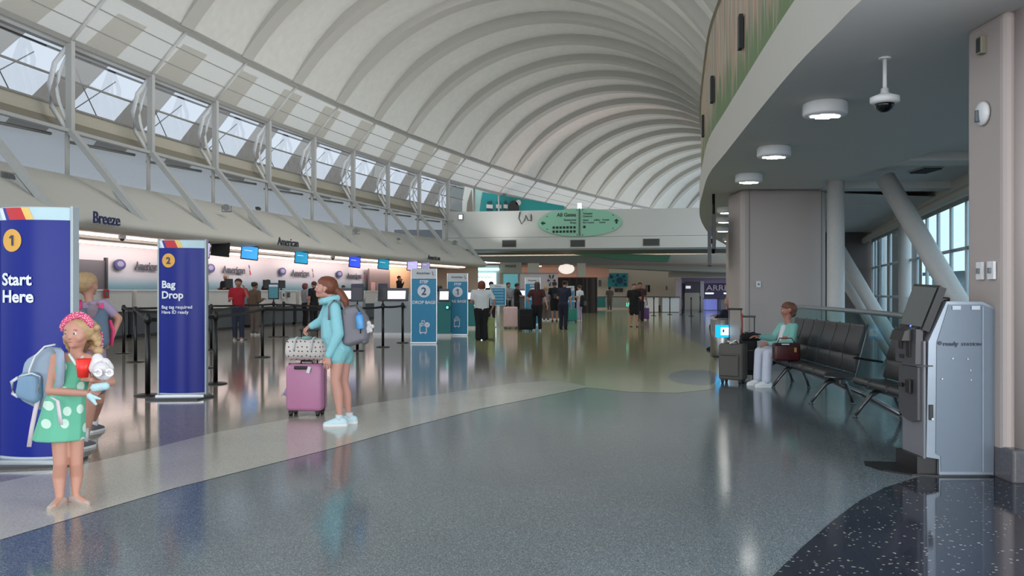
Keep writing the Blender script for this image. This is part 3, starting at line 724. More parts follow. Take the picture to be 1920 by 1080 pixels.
def on_counter(u, t0, z): return track(u, t0, z)
def monitor(u, label, t0=2.2, flip=0):
    p = on_counter(u, t0, 1.40); t = thing('desk_monitor', label, 'monitor', p, math.atan2(1, slope(p.y))-PI/2*0)
    obj('screen', B(0, 0, .24, .5, .05, .32, bev=.01), black, t); obj('stand', C((0, .03, 0), (0, .03, .14), .03, seg=8), black, t); obj('foot', B(0, .03, .01, .22, .16, .02), black, t)
monitor(.78, 'black desk monitor left of the white-haired agent'); monitor(1.32, 'black desk monitor behind the woman in brown')
monitor(2.0, 'black desk monitor behind the paper notices'); monitor(2.3, 'black desk monitor near the grey-shirted customer'); monitor(-.6, 'small black desk monitor on the leftmost visible counter')
def plate(px, py, w, h, m, label, cat='notice', t0=2.56):
    u, p = on_track(px, py, t0); t = thing('notice', label, cat, p, math.atan2(1, slope(p.y)))
    obj('sheet', B(0, -.01, 0, w, .015, h), m, t); obj('print', B(0, -.02, 0, w*.6, .01, h*.55), M_('notice_print', 90, 94, 100, .6), t)
    return t
plate(199, 551, .22, .24, logo_red, 'red square notice on the counter by the blonde girl')
plate(531, 553, .26, .24, whitep, 'white notice on the counter right of the tablet stand'); plate(541, 553, .2, .2, dkgrey, 'dark notice on the counter beside the white one')
# door and navy panels at the left end and the far end of the ticket wall
u, p = on_track(160, 500, -1.35)
d1 = setting('door_1', (p.x, p.y, 0), math.atan2(1, slope(p.y)))
obj('leaf', B(0, 0, 1.15, 1.9, .08, 2.5), M_('grey_door', 84, 84, 90, .5), d1); obj('frame', B(.98, -.04, 1.2, .1, .1, 2.6), dkgrey, d1); obj('handle', B(.7, -.08, 1.05, .05, .06, .2), alu, d1)
obj('notice', B(-.35, -.05, 1.75, .28, .02, .34), M_('door_notice', 150, 110, 110, .5), d1)
u, p = on_track(711, 530, -1.25)
d2 = setting('door_2', (p.x, p.y, 0), math.atan2(1, slope(p.y)))
obj('leaf', B(0, 0, 1.35, 2.6, .1, 2.7), M_('grey_pink_door', 120, 106, 106, .4), d2); obj('handle', B(1.2, -.08, 1.3, .05, .06, .2), alu, d2)
obj('notice', B(-.9, -.07, 1.6, .5, .02, .6), M_('door_sign', 190, 150, 146, .5), d2)
warm = M_('warm_panel', 206, 166, 130, .5)
struct('trim_70', sweep(lambda u: [track(u, -1.45, 0), track(u, -1.45, 1.6+EYE)], [u_at(724, -1.45)+(8-u_at(724, -1.45))*k/5 for k in range(6)]), warm)
q = P(855, 548, 57.5)
struct('trim_71', B(q.x, q.y, 1.45, 1.9, .2, 2.95), M_('navy_wall', 22, 26, 52, .5))
q = track(8.0, -1.6, 0); struct('trim_72', PR([q, track(8.0, 2.2, 0), track(8.0, 2.2, 2.98), track(8.0, -1.6, 2.98)], .2, Vector((0, 1, 0))), creamd)

# ------------------------------------------------------------------ far storefronts
far_wall = M_('far_cream_wall', 212, 202, 184, .6, var=.02)
struct('wall_far', B(8.5, 72, 2.2, 26, .3, 4.4), far_wall)
struct('trim_73', B(26, 92, 3.0, 22, .3, 6.0), M_('corridor_end', 170, 168, 156, .6))
struct('trim_74', B(21.6, 79, 2.6, .3, 14, 5.2), far_wall)
struct('trim_75', B(10, 66, 3.35, 26, 8.5, .12), M_('pinkish_soffit', 176, 146, 140, .6))
DLS = ['far soffit downlight furthest left, above the glowing window booth', 'far soffit downlight over the police office', 'far soffit downlight right of the police office', 'far soffit downlight just left of the glowing oval', 'far soffit downlight just right of the glowing oval', 'far soffit downlight above the dark curtain', 'far soffit downlight furthest right, above the map wall']
for k, (x, y) in enumerate(((-1.8, 63.4), (.1, 63), (1.9, 63.6), (4.3, 63.2), (5.5, 64.5), (8.2, 64), (10, 66))):
    b = bmesh.new(); disc(b, 0, 0, .3, .3, 0, .03, 16); o = obj('downlight', b, mat('downlight_lens', c(255, 240, 220), emit=5, ecol=(1, .86, .74, 1)))
    o.location = (x, y, 3.27); o.rotation_euler.x = PI/2
    tag(o, DLS[k], 'light', 'downlights in the far shop soffit')
pinkw = M_('pink_lit_wall', 206, 168, 156, .6)
struct('trim_76', B(3.6, 67.0, 2.95, 8.0, .2, .9), pinkw)
l = area('shop_light', (4.6, 63.5, 3.2), Euler((0.5, 0, 0)), 7, .8, 160, (1, .74, .62))
def shop_box(x0, x1, Y, z0, z1, m, depth=.4):
    a = Bx(x0, Y); b_ = Bx(x1, Y); return B((a+b_)/2, Y+depth/2, (z0+z1)/2, b_-a, depth, z1-z0)
def ZY(py, Y): return EYE+(HOR-py)*Y/FPX
Y = 61.0
t = thing('ticket_machine', 'white booth with a bright glowing window left of the police office', 'booth', (0, 0, 0))
obj('body', shop_box(886, 936, Y, 0, ZY(497, Y), M_('booth_white', 200, 208, 210, .4), 1.5), None or MATS['booth_white'], t)
obj('window', shop_box(891, 930, Y-.08, ZY(548, Y), ZY(512, Y), mat('glow_window', c(225, 245, 250), emit=1.5), .1), MATS['glow_window'], t)
obj('light_box', shop_box(892, 936, Y-.15, ZY(507, Y), ZY(503, Y), None, .2), mat('glow_bar', c(190, 240, 240), emit=2.2), t)
b = bmesh.new()
for k in range(5):
    x = Bx(896+k*6, Y-.12); z = ZY(519, Y); tube(b, [(x-.1, Y-.12, z-.08), (x, Y-.12, z+.08), (x+.1, Y-.12, z-.08)], .02, 5)
obj('pattern', b, M_('grey_pattern', 120, 132, 136, .5), t)
t = thing('police_office', 'pale police office front with a teal lit window', 'office', (0, 0, 0))
obj('fascia', shop_box(937.5, 978, Y, ZY(512, Y), ZY(492, Y), None, 1.2), M_('office_fascia', 190, 186, 174, .5), t)
obj('wall', shop_box(937.5, 978, Y+.1, 0, ZY(512, Y), None, 1.0), creamd, t)
obj('window', shop_box(944, 971, Y+.02, ZY(552, Y), ZY(514, Y), None, .2), mat('teal_window', c(70, 150, 160), .2, emit=.5), t)
lettering('lettering', 'POLICE', .16, logo_ink, t, (Bx(957.5, Y), Y-.03, ZY(501, Y)), align='CENTER', bold=.05)
# round lit oval
t = thing('oval_light', 'large glowing oval wall light above the check-in kiosks', 'light', P(1062, 504, 61.9))
obj('wall_arm', B(.0, 2.4, 0, .3, 4.8, .2), creamd, t)
obj('shade', L([(.58, 0), (.57, .08), (.46, .2), (.25, .28), (0, .3)], 32, 1, .66), mat('oval_glow', c(225, 214, 204), .3, emit=1.0), t).rotation_euler = (PI/2, 0, 0)
obj('rim', L([(.62, 0), (.63, .04), (.62, .08), (.58, .08), (.58, 0)], 32, 1, .66), alu, t).rotation_euler = (PI/2, 0, 0)
# grey partition with emblem, curtain, columns
Y = 50
t = thing('partition_wall', 'low lavender-grey partition behind the check-in kiosks with a dark leaf emblem', 'partition', (0, 0, 0))
obj('panel', shop_box(975, 1046, Y, 0, ZY(513, Y), None, .3), M_('partition_lavender', 186, 176, 182, .5), t)
obj('cap', shop_box(974, 1047, Y-.05, ZY(513, Y), ZY(511.5, Y), None, .4), grey, t)
for k in range(6):
    a = k*PI/3; q = P(1034, 526, Y-.03); dx, dz = math.cos(a), math.sin(a)
    obj('emblem', PR([q+Vector((dx*.06, 0, dz*.08)), q+Vector((dx*.2-dz*.06, 0, dz*.3+dx*.08)), q+Vector((dx*.26, 0, dz*.42)), q+Vector((dx*.2+dz*.06, 0, dz*.3-dx*.08))], .02, Vector((0, -1, 0))), dkgrey, t)
struct('trim_77', shop_box(990, 1011, 58, 0, 3.3, None, .6), creamd); struct('trim_78', shop_box(1083, 1098, 58, 0, 3.3, None, .6), creamd)
t = thing('black_curtain', 'dark pleated curtain enclosure right of the check-in kiosks', 'curtain', (0, 0, 0))
Y = 54
cb = sweep(lambda k: [Vector((Bx(1044, Y)+k, Y+.1*math.sin(k*14), 0)), Vector((Bx(1044, Y)+k, Y+.1*math.sin(k*14+.5), ZY(521, Y)))], [k*.1 for k in range(26)])
obj('drape', cb, M_('curtain_black', 40, 36, 34, .8), t)
obj('rail', C((Bx(1044, Y), Y, ZY(521, Y)), (Bx(1120, Y), Y, ZY(521, Y)), .04, seg=8), M_('curtain_rail', 90, 40, 40, .5), t)
obj('solid_panel', shop_box(1098, 1120, Y, 0, ZY(520, Y), None, .2), M_('curtain_panel', 58, 52, 48, .7), t)
# map panel and notices on the cream wall
Y = 71.7
t = thing('map_panel', 'teal map panel hung on the far cream wall', 'map', (0, 0, 0))
obj('board', shop_box(1140, 1177, Y, ZY(538, Y), ZY(512, Y), None, .1), M_('map_teal', 60, 160, 170, .5), t)
for k, (x, y, r) in enumerate(((1146, 519, .16), (1158, 516, .12), (1170, 518, .14), (1150, 527, .1), (1162, 526, .28), (1172, 533, .14), (1155, 534, .1), (1172, 526, .08))):
    b = bmesh.new(); q = P(x, y, Y-.05); disc(b, q.x, q.z, r, r, q.y, .03, 12); obj('map_mark', b, M_('map_navy', 20, 80, 110, .5), t)
for k, (x, w, py, h, m, lb) in enumerate(((1125, 5, 531, 12, M_('grey_leaf', 110, 116, 116, .5), 'grey leaf-like graphic on the far wall left of the map'), (1156, 7, 544, 7, dkgrey, 'dark square pictogram under the map, left one'), (1164.5, 7, 544, 7, black, 'dark square pictogram under the map, right one'), (1214, 7, 541, 13, M_('taupe', 118, 106, 96, .5), 'taupe tall panel on the far wall'), (1217, 3, 541, 13, black, 'narrow black upright slot on the far wall'), (1250, 3, 540, 8, grey, 'small grey plate on the far wall'))):
    tag(obj('wall_graphic', shop_box(x-w/2, x+w/2, Y-.02, ZY(py+h/2, Y), ZY(py-h/2, Y), None, .06), m), lb, 'wall graphic')
def desk(px0, px1, Y, ztop, label, body=ctr_top, top=dkgrey, cat='counter'):
    t = thing('service_desk', label, cat, ((Bx(px0, Y)+Bx(px1, Y))/2, Y, 0)); w = Bx(px1, Y)-Bx(px0, Y)
    obj('body', B(0, .4, ztop/2, w, .7, ztop-.06), body, t); obj('worktop', B(0, .4, ztop, w+.1, .85, .05), top, t); obj('plinth', B(0, .42, .04, w-.1, .66, .08), black, t)
    return t
desk(1124, 1176, 69, .95, 'long pale green service desk under the far map', M_('desk_pale', 172, 186, 176, .5))
tag(obj('bin_cabinet', shop_box(1120, 1135, 67.5, 0, .95, None, .6), teal), 'teal cabinet at the left end of the far service desk', 'cabinet')
struct('trim_79', B(Bx(1150, 66), 66.4, .06, 2.9*1.6, 2, .12), M_('far_step', 190, 188, 176, .5))
desk(1207, 1235, 56, 1.02, 'white far counter right of the two walkers'); desk(1242, 1274, 56, 1.0, 'white far counter nearer the purple shop', M_('counter_white_far', 196, 200, 202, .4))
tag(obj('wooden_crate', shop_box(1235, 1262, 57.2, 0, .45, None, .6), M_('brown_crate', 140, 104, 78, .6)), 'low brown box between the two far white counters', 'box')
# purple shop
Y = 66
pur = M_('shop_purple', 66, 52, 92, .5)
t = thing('purple_shop', 'purple shop front with pale ARRIVAL letters at the far right', 'shop', (0, 0, 0))
obj('sign_band', shop_box(1278, 1400, Y, ZY(531, Y), ZY(521, Y), None, .3), M_('shop_lilac', 122, 104, 138, .4), t)
obj('wall', shop_box(1278, 1400, Y+.2, 0, ZY(521, Y), None, .3), pur, t)
obj('pillar', shop_box(1267, 1278, Y-.4, 0, ZY(523, Y), None, .4), M_('shop_pillar', 200, 186, 196, .4), t); obj('pillar', shop_box(1313, 1320, Y-.1, 0, ZY(527, Y), None, .3), M_('shop_pillar_grey', 166, 160, 172, .4), t)
obj('board', shop_box(1284, 1312, Y-.05, ZY(549, Y), ZY(528, Y), None, .2), M_('shop_board', 74, 66, 82, .5), t); obj('poster', shop_box(1286, 1295, Y-.1, ZY(541, Y), ZY(536, Y), None, .1), mat('poster_lit', c(230, 230, 240), emit=.6), t)
obj('lower_panel', shop_box(1284, 1312, Y-.05, 0, ZY(549, Y), None, .2), creamd, t)
lettering('lettering', 'ARRIVAL', .42, M_('arrival_letters', 178, 160, 178, .4), t, (Bx(1324, Y), Y-.02, ZY(544.5, Y)), bold=.02, squash=1.22)
for px in (1331, 1366): obj('counter_lamp', shop_box(px-7, px+7, Y-1, ZY(551, Y), ZY(549, Y), None, .3), mat('shop_lamp', c(230, 250, 255), emit=4), t)
desk(1324, 1345, 62, .85, 'small glowing counter in front of the purple shop', mat('glow_counter', c(120, 130, 210), emit=.5))
desk(1352, 1385, 61, .85, 'dim counter half hidden by the seated far traveller', grey)
# beam over the shop with slanted struts
struct('trim_80', PR([P(1255, 510, 64.5), P(1400, 497, 64.5), P(1400, 520, 64.5), P(1255, 520, 64.5)], .4, Vector((0, 1, 0))), M_('far_fascia', 176, 170, 158, .6))

# ------------------------------------------------------------------ big blue totems
tot_blue = M_('totem_blue', 10, 30, 126, .30, var=.03, spec=.25)
tot_side = M_('totem_silver', 168, 178, 184, .35)
yel = M_('number_yellow', 218, 164, 72, .5); wlet = M_('white_lettering', 222, 226, 236, .5); navy_ink = M_('number_navy', 52, 50, 84, .5)
strip_red = M_('stripe_red', 190, 40, 48, .5); strip_yel = M_('stripe_yellow', 226, 190, 104, .5); strip_pale = M_('stripe_pale', 176, 204, 212, .4); strip_blue = M_('stripe_blue', 44, 52, 140, .5)
def totem(loc, rz, W, H, num, lines, small, label, wide=1):
    t = thing('sign_totem', label, 'sign', loc, rz)
    bul = .07
    def fx(x): return -(.035+bul*(1-(2*x/W)**2))               # y of the bowed front at x
    N = 16; xs = [-W/2+W*k/N for k in range(N+1)]
    def panel(z0, z1, d=0): return sweep(lambda x: [Vector((x, fx(x)-d, z0)), Vector((x, fx(x)-d, z1))], xs)
    body = bmesh.new()
    prism(body, [Vector((x, fx(x), .045)) for x in xs]+[Vector((x, -fx(x), .045)) for x in xs[::-1]], H-.05)
    obj('body', body, tot_side, t)
    zt = H-.012; zb = H*.947
    obj('front_panel', panel(.07, zb, .004), tot_blue, t, smooth=True)
    obj('header', panel(zb, zt, .004), strip_pale, t)
    def sl(x0, x1, m, nm):                                      # slanted stripe of the header
        s_ = (zt-zb)*.45; b = bmesh.new(); K = 4
        a = [b.verts.new((x0+(x1-x0)*k/K+s_, fx(x0+(x1-x0)*k/K+s_)-.007, zb)) for k in range(K+1)]
        c2 = [b.verts.new((x0+(x1-x0)*k/K, fx(x0+(x1-x0)*k/K)-.007, zt)) for k in range(K+1)]
        for k in range(K): b.faces.new((a[k], a[k+1], c2[k+1], c2[k]))
        obj(nm, b, m, t)
    sl(-W*.5, -W*.43, wlet, 'stripe'); sl(-W*.44, -W*.38, strip_blue, 'stripe'); sl(-W*.38, -W*.13, strip_red, 'stripe'); sl(-W*.13, -W*.02, strip_yel, 'stripe')
    for sx in (-1, 1): obj('edge_trim', B(sx*(W/2+.008), 0, H/2+.02, .022, .10, H-.03, bev=.006), tot_side, t)
    obj('base_plate', PR([Vector((-W*.64, -.30, 0)), Vector((W*(.45 if wide else .5), -.30 if wide else -.15, 0)), Vector((W*(.68 if wide else .53), .0, 0)), Vector((W*.52, .2, 0)), Vector((-W*.64, .3, 0))], .02), dkgrey, t)
    obj('plinth', B(0, 0, .035, W+.02, .3, .035), alu, t)
    def place(bm, x0, z):                                       # wrap lettering on the bowed face
        for v in bm.verts: v.co.x += x0; v.co.z += z; v.co.y = fx(max(-W/2, min(W/2, v.co.x)))-.014+v.co.y*.3
        return bm
    r = W*.15; cx = -W*.27; cz = H*.868
    b = bmesh.new(); rr = [[b.verts.new((cx+q*r*math.cos(2*PI*i/32), fx(cx+q*r*math.cos(2*PI*i/32))-.008, cz+q*r*1.05*math.sin(2*PI*i/32))) for i in range(32)] for q in (.15, .5, .8, 1)]
    b.faces.new(rr[0])
    for ra, rb in zip(rr, rr[1:]):
        for i in range(32): b.faces.new((ra[i], rb[i], rb[(i+1) % 32], ra[(i+1) % 32]))
    obj('number_disc', b, yel, t)
    obj('number', place(text_bm(num, r*.95, .004, .04, 'CENTER'), cx, cz-r*.48), navy_ink, t)
    for s_, h, z in lines: obj('lettering', place(text_bm(s_, h, .004, .04), -W*.43, z), wlet, t)
    for s_, h, z in small: obj('lettering', place(text_bm(s_, h, .004, .02), -W*.43, z), wlet, t)
    return t
p = F(58, 874); k1 = 1.0
totem((-3.655, 6.58, 0), .0, .55, 1.975, '1', (('Start', .090, 1.375), ('Here', .090, 1.245)), (), 'big blue Start Here totem with yellow number 1 at the left edge', 0)
p = F(333, 748)
totem((p.x+.02, p.y+.12, 0), .10, .555, 1.975, '2', (('Bag', .088, 1.375), ('Drop', .088, 1.245)), (('Bag tag required', .040, 1.118), ('Have ID ready', .040, 1.055)), 'blue Bag Drop totem with yellow number 2 among the stanchions')

# ------------------------------------------------------------------ queue stanchions with belts
stn = None
def stanchion(px, py, label, H=1.05, cap=True):
    p = F(px, py)
    t = thing('stanchion', label, 'stanchion', (p.x, p.y, 0), 0, 'black queue stanchions')
    obj('base', L([(.165, 0), (.165, .012), (.12, .025), (.04, .035), (0, .035)], 24), blackm, t)
    obj('post', C((0, 0, .03), (0, 0, H-.1), .032), blackm, t)
    obj('belt_head', L([(.034, H-.12), (.046, H-.115), (.046, H-.03), (.03, H-.02), (.03, H), (0, H)], 16), black, t)
    return t, p
ST = {}
for k, px, py, lb in (('a', 277, 742, 'black stanchion just left of the Bag Drop totem, nearest of its row'), ('b', 254, 679, 'middle black stanchion of the row left of the Bag Drop totem'), ('c', 232, 663, 'farthest black stanchion of the row left of the Bag Drop totem'),
                      ('d', 404, 720, 'black stanchion just right of the Bag Drop totem, nearest there'), ('e', 385, 690, 'second black stanchion right of the Bag Drop totem'), ('f', 380, 645, 'far black stanchion right behind the Bag Drop totem, under a tablet'),
                      ('g', 396, 656, 'thin far black stanchion between its nearer neighbours right of the Bag Drop totem'), ('h', 453, 637, 'black stanchion in front of the red jersey'), ('i', 492, 670, 'tall-looking black stanchion left of the dotted duffel bag'),
                      ('j', 513, 632, 'black stanchion carrying the teal tablet in the middle of the queue'), ('k', 532, 632, 'black stanchion right of the teal tablet stand'), ('l', 670, 658, 'black stanchion behind the girl in turquoise, under a dark placard'),
                      ('m', 718, 651, 'black stanchion under a dark placard before the steel bin'), ('n', 755, 643, 'black stanchion left of the Step 2 banner')):
    ST[k] = stanchion(px, py, lb)
def belt(a, b, z=.97):
    t, p = ST[a]; q = ST[b][1]
    p0 = Vector((0, 0, z)); p1 = Vector((q.x-p.x, q.y-p.y, z)); d = (p1-p0); n = Vector((-d.y, d.x, 0)).normalized()*.004
    bm = sweep(lambda k: [p0+d*k-n+Vector((0, 0, -.025-.02*4*k*(1-k))), p0+d*k+n+Vector((0, 0, -.025-.02*4*k*(1-k))), p0+d*k+n+Vector((0, 0, .025-.02*4*k*(1-k))), p0+d*k-n+Vector((0, 0, .025-.02*4*k*(1-k)))], [.02, .25, .5, .75, .98], closed=True, smooth=False)
    obj('belt', bm, M_('belt_webbing', 20, 20, 22, .7), t)
for a, b in (('c', 'b'), ('b', 'a'), ('a', 'd'), ('b', 'e'), ('c', 'f'), ('d', 'e'), ('e', 'g'), ('g', 'f'), ('d', 'i'), ('e', 'h'), ('f', 'j'), ('h', 'j'), ('j', 'k'), ('i', 'k'), ('i', 'l'), ('k', 'l'), ('l', 'm'), ('m', 'n')): belt(a, b)
def tablet(key, w, h, face, label, emit=.35):
    p = ST[key][1]
    t = thing('stanchion_placard', label, 'placard', (p.x, p.y, 1.06), 0)
    obj('neck', C((0, 0, -.02), (0, 0, .06), .018), black, t)
    obj('frame', B(0, 0, .05+h/2, w, .035, h, bev=.008), black, t)
    obj('face', B(0, -.02, .05+h/2, w*.84, .01, h*.84), mat('placard_'+label[:14], c(*face), .3, emit=emit), t)
    obj('header', B(0, -.027, .05+h*.84, w*.8, .006, h*.12), wlet if emit > .2 else navy_ink, t)
tablet('j', .32, .48, (60, 120, 132), 'teal tablet placard on a stanchion beside the red jersey group', .25)
tablet('f', .3, .46, (50, 130, 140), 'teal tablet placard half hidden behind the Bag Drop totem', .25)
tablet('l', .28, .40, (22, 26, 48), 'dark navy placard on a stanchion right behind the ponytail', .05)
p = ST['l'][1]
tablet('m', .22, .42, (20, 22, 34), 'dark narrow placard on the stanchion before the steel bin', .05)

# ------------------------------------------------------------------ step banners
ban = M_('banner_blue', 26, 136, 180, .45); banw = M_('banner_white', 206, 212, 218, .45)
def suitcase_icon(t, x, z, s, y, check=False):
    b = bmesh.new()
    def bar(x0, z0, x1, z1): box(b, x+(x0+x1)/2*s, y, z+(z0+z1)/2*s, abs(x1-x0)*s, .006, abs(z1-z0)*s)
    bar(-.5, -.7, -.38, .5); bar(.38, -.7, .5, .5 if not check else -.1); bar(-.5, -.8, .5, -.68); bar(-.5, .42, .5, .54) if not check else bar(-.5, .42, .1, .54)
    bar(-.22, .54, -.12, .85); bar(.12, .54, .22, .85); bar(-.22, .8, .22, .9); bar(-.38, -.95, -.22, -.8); bar(.22, -.95, .38, -.8)
    bar(-.38, .2, .3, .3); bar(-.3, .05, -.15, .2)
    bmesh.ops.remove_doubles(b, verts=b.verts[:], dist=1e-5)
    obj('suitcase_icon', b, wlet, t)
    if check:
        b = bmesh.new(); disc(b, x+.55*s, z+.3*s, .36*s, .36*s, y-.004, .004, 20); obj('icon_disc', b, wlet, t)
        obj('check_mark', T([(x+.38*s, y-.012, z+.3*s), (x+.5*s, y-.012, z+.18*s), (x+.72*s, y-.012, z+.44*s)], .03*s, 6), ban, t)
def banner(px, py, W, H, num, word, label, check=False, rz=0, yoff=0):
    p = F(px, py); t = thing('step_banner', label, 'banner', (p.x, p.y, 0), rz)
    obj('panel', B(0, 0, .05+(H-.05)*.43, W, .03, (H-.05)*.86), ban, t)
    obj('header', B(0, 0, H*.93, W, .03, H*.14), banw, t)
    for sx in (-1, 1): obj('edge', B(sx*(W/2+.01), 0, H/2+.02, .02, .05, H-.04), alu, t)
    obj('base', B(0, 0, .025, W+.06, .3, .05, bev=.01), alu, t)
    lettering('lettering', 'American', .062, logo_ink, t, (-.02, -.024, H*.925), align='CENTER', bold=.01)
    flight_symbol(t, .22, H*.935, .09, -.02)
    lettering('lettering', 'STEP', .075, wlet, t, (0, -.024, H*.805), align='CENTER', bold=.05)
    b = bmesh.new(); disc(b, 0, H*.70, W*.26, W*.26, -.017, .008, 32); obj('number_disc', b, wlet, t)
    lettering('number', num, W*.30, logo_blue, t, (0, -.034, H*.70-W*.15), align='CENTER', bold=.02)
    lettering('lettering', word, .078, wlet, t, (0, -.024, H*.53), align='CENTER', bold=.05)
    suitcase_icon(t, -.02, H*.22, W*.30, -.022, check)
banner(795, 644, .635, 1.93, '2', 'DROP BAGS', 'blue and white Step 2 drop bags banner, nearer of the two', True)
banner(858, 629, .60, 1.90, '1', 'TAG BAGS', 'blue and white Step 1 tag bags banner, farther and slightly smaller')
banner(999, 609, .60, 1.92, '1', 'TAG BAGS', 'far Step banner standing behind the woman with long brown hair')
banner(1068, 600, .42, 1.62, '2', 'DROP BAGS', 'far pale Step banner behind the navy uniform')
# freestanding poster sign on a silver pole
p = F(934, 614)
t = thing('poster_stand', 'blue and white poster on a silver pole right of the woman in the white top', 'sign', (p.x, p.y, 0))
obj('pole', C((0, 0, .02), (0, 0, .9), .045), M_('pale_pole', 215, 218, 222, .25), t); obj('base', L([(.22, 0), (.22, .02), (.05, .04), (0, .04)], 24), alu, t)
obj('frame', B(0, -.02, 1.22, .60, .05, .80, bev=.01), banw, t); obj('poster', B(0, -.05, 1.16, .52, .01, .62), ban, t)
lettering('lettering', 'American', .04, logo_ink, t, (0, -.05, 1.52), align='CENTER')
for k in range(5): obj('text_line', B(.02, -.058, 1.40-.11*k, .36, .006, .03), M_('pale_text', 150, 190, 210, .5), t); obj('bullet', C((-.21, -.06, 1.40-.11*k), (-.21, -.054, 1.40-.11*k), .02, seg=10), wlet, t)
# ------------------------------------------------------------------ steel bin, self service kiosks
p = F(722, 625)
t = thing('waste_bin', 'round brushed-steel waste bin with black rim behind the stanchions', 'bin', (p.x, p.y, 0))
obj('drum', C((0, 0, .03), (0, 0, .74), .33, seg=32), steel, t); obj('rim', L([(.35, .72), (.36, .76), (.33, .80), (.2, .80), (.2, .72)], 32), black, t); obj('foot_ring', L([(.36, 0), (.36, .04), (.3, .05), (.3, 0)], 32), black, t)
kio = M_('kiosk_grey', 150, 156, 160, .4); kiod = M_('kiosk_dark', 88, 92, 98, .4); kscr = mat('kiosk_screen', c(226, 216, 236), emit=1.0)
def check_kiosk(px, py, w, H, label, rz=0, col=None):
    p = F(px, py); t = thing('checkin_kiosk', label, 'kiosk', (p.x, p.y, 0), rz, 'self-service check-in kiosks')
    obj('cabinet', PR([Vector((-w/2, 0, 0)), Vector((-w/2, .6, 0)), Vector((-w/2, .6, H*.82)), Vector((-w/2, .10, H*.72))], w, Vector((1, 0, 0))), col or kio, t)
    obj('plinth', B(0, .3, .04, w+.04, .66, .08), whitep, t)
    R = Euler((math.radians(-28), 0, 0))
    obj('screen_case', B(0, .18, H*.88, w*.82, .07, H*.30, rot=R, bev=.015), kiod, t); obj('screen', B(0, .138, H*.872, w*.66, .01, H*.2, rot=R), kscr, t)
    obj('scanner', B(w*.28, .0, H*.62, .12, .12, .08, bev=.01), black, t); obj('status_light', C((w*.28, -.07, H*.62), (w*.28, -.06, H*.62), .035, seg=12), mat('teal_led', c(90, 230, 220), emit=3), t)
    return t
check_kiosk(650, 628, .95, 1.42, 'grey self-service kiosk with lit screen behind the grey backpack')
check_kiosk(736, 629, 1.15, 1.42, 'grey self-service kiosk with lit screen left of the Step 2 banner')
check_kiosk(832, 631, .4, 1.40, 'teal-sided kiosk squeezed between the two Step banners', 0, teal)
check_kiosk(884, 616, .45, 1.36, 'teal-sided kiosk left of the woman in the white top', 0, teal)
check_kiosk(977, 603, .9, 1.45, 'far kiosk with lit screen behind the man in black', 0, kiod); check_kiosk(1028, 600, 1.0, 1.45, 'far kiosk with lit screen left of the black backpack', 0, kiod)
# handset with cord between the banners
q = P(823, 541, 27.6)
t = thing('desk_phone', 'black handset with a hanging cord between the Step banners', 'phone', q)
obj('handset', L([(0, -.1), (.1, -.08), (.13, 0), (.1, .08), (0, .1)], 16), black, t); obj('cord', T([(.1, -.02, -.02), (.2, -.03, -.3), (.28, -.03, -.6), (.3, 0, -.9)], .012, 6), black, t); obj('holder', B(0, .08, -.5, .1, .1, .82), M_('holder_grey', 120, 124, 126, .5), t); obj('foot', B(0, .08, q.z*-1+.02, .3, .3, .04), dkgrey, t); obj('post', B(0, .08, -q.z*.5-.4, .06, .06, q.z-.9), grey, t)

# ------------------------------------------------------------------ grey kiosk at the right
kx0, ky = Bx(1761, 6.12), 6.12
kgrey = M_('station_panel', 106, 118, 132, .38, metal=.15, var=.03); kedge = M_('station_edge', 134, 144, 156, .3, metal=.3); kdark = M_('station_front', 70, 70, 74, .45); kmid = M_('station_grey_front', 118, 118, 124, .4)
t = thing('service_kiosk', 'grey self-service station with tilted dark screen beside the right-hand column', 'kiosk', (0, 0, 0))
def K(px, py, dy=0): q = P(px, py, 6.12); return Vector((q.x, 6.12+dy, q.z))
D = .33
outline = [K(1761, 892), K(1863, 892), K(1867, 577), K(1842, 566), K(1775, 565), K(1741, 640), K(1737, 857), K(1761, 861)]
obj('side_panel', PR(outline, .02, Vector((0, 1, 0))), kedge, t)
inner = [K(1764, 884), K(1861, 884), K(1863, 580), K(1841, 571), K(1778, 571), K(1756, 642), K(1754, 850), K(1763, 855)]
obj('side_inset', PR([v+Vector((0, -.006, 0)) for v in inner], .01, Vector((0, 1, 0))), kgrey, t)
obj('side_fold', PR([K(1840, 575, -.012), K(1843, 575, -.012), K(1843, 884, -.012), K(1840, 884, -.012)], .006, Vector((0, 1, 0))), kedge, t)
obj('cabinet', PR([v+Vector((0, .02, 0)) for v in outline], D, Vector((0, 1, 0))), kmid, t)
# front, facing left: dark upper moulding and grey lower door
def front(pts, m, name, d=.02): return obj(name, PR(pts, d, Vector((-1, 0, 0))), m, t)
fx_ = K(1737, 700).x
zc = lambda py: EYE+(HOR-py)*6.12/FPX
front([Vector((fx_, 6.13, zc(860))), Vector((fx_, 6.46, zc(860))), Vector((fx_, 6.46, zc(640))), Vector((fx_, 6.13, zc(640)))], kmid, 'lower_door', .015)
cur = [Vector((fx_-.015, 6.16+.30*k/8, zc(790)+.035*math.sin(PI*k/8)*-1+.03*(k/8))) for k in range(9)]
front(cur+[Vector((fx_-.015, 6.46, zc(690))), Vector((fx_-.015, 6.16, zc(690)))], kdark, 'dark_moulding', .03)
front([Vector((fx_-.015, 6.15, zc(684))), Vector((fx_-.015, 6.47, zc(684))), Vector((fx_-.01, 6.47, zc(618))), Vector((fx_-.01, 6.15, zc(618)))], kdark, 'reader_panel', .05)
obj('seam', B(K(1745, 686).x-.05, 6.11, zc(686), .12, .012, .008), black, t)
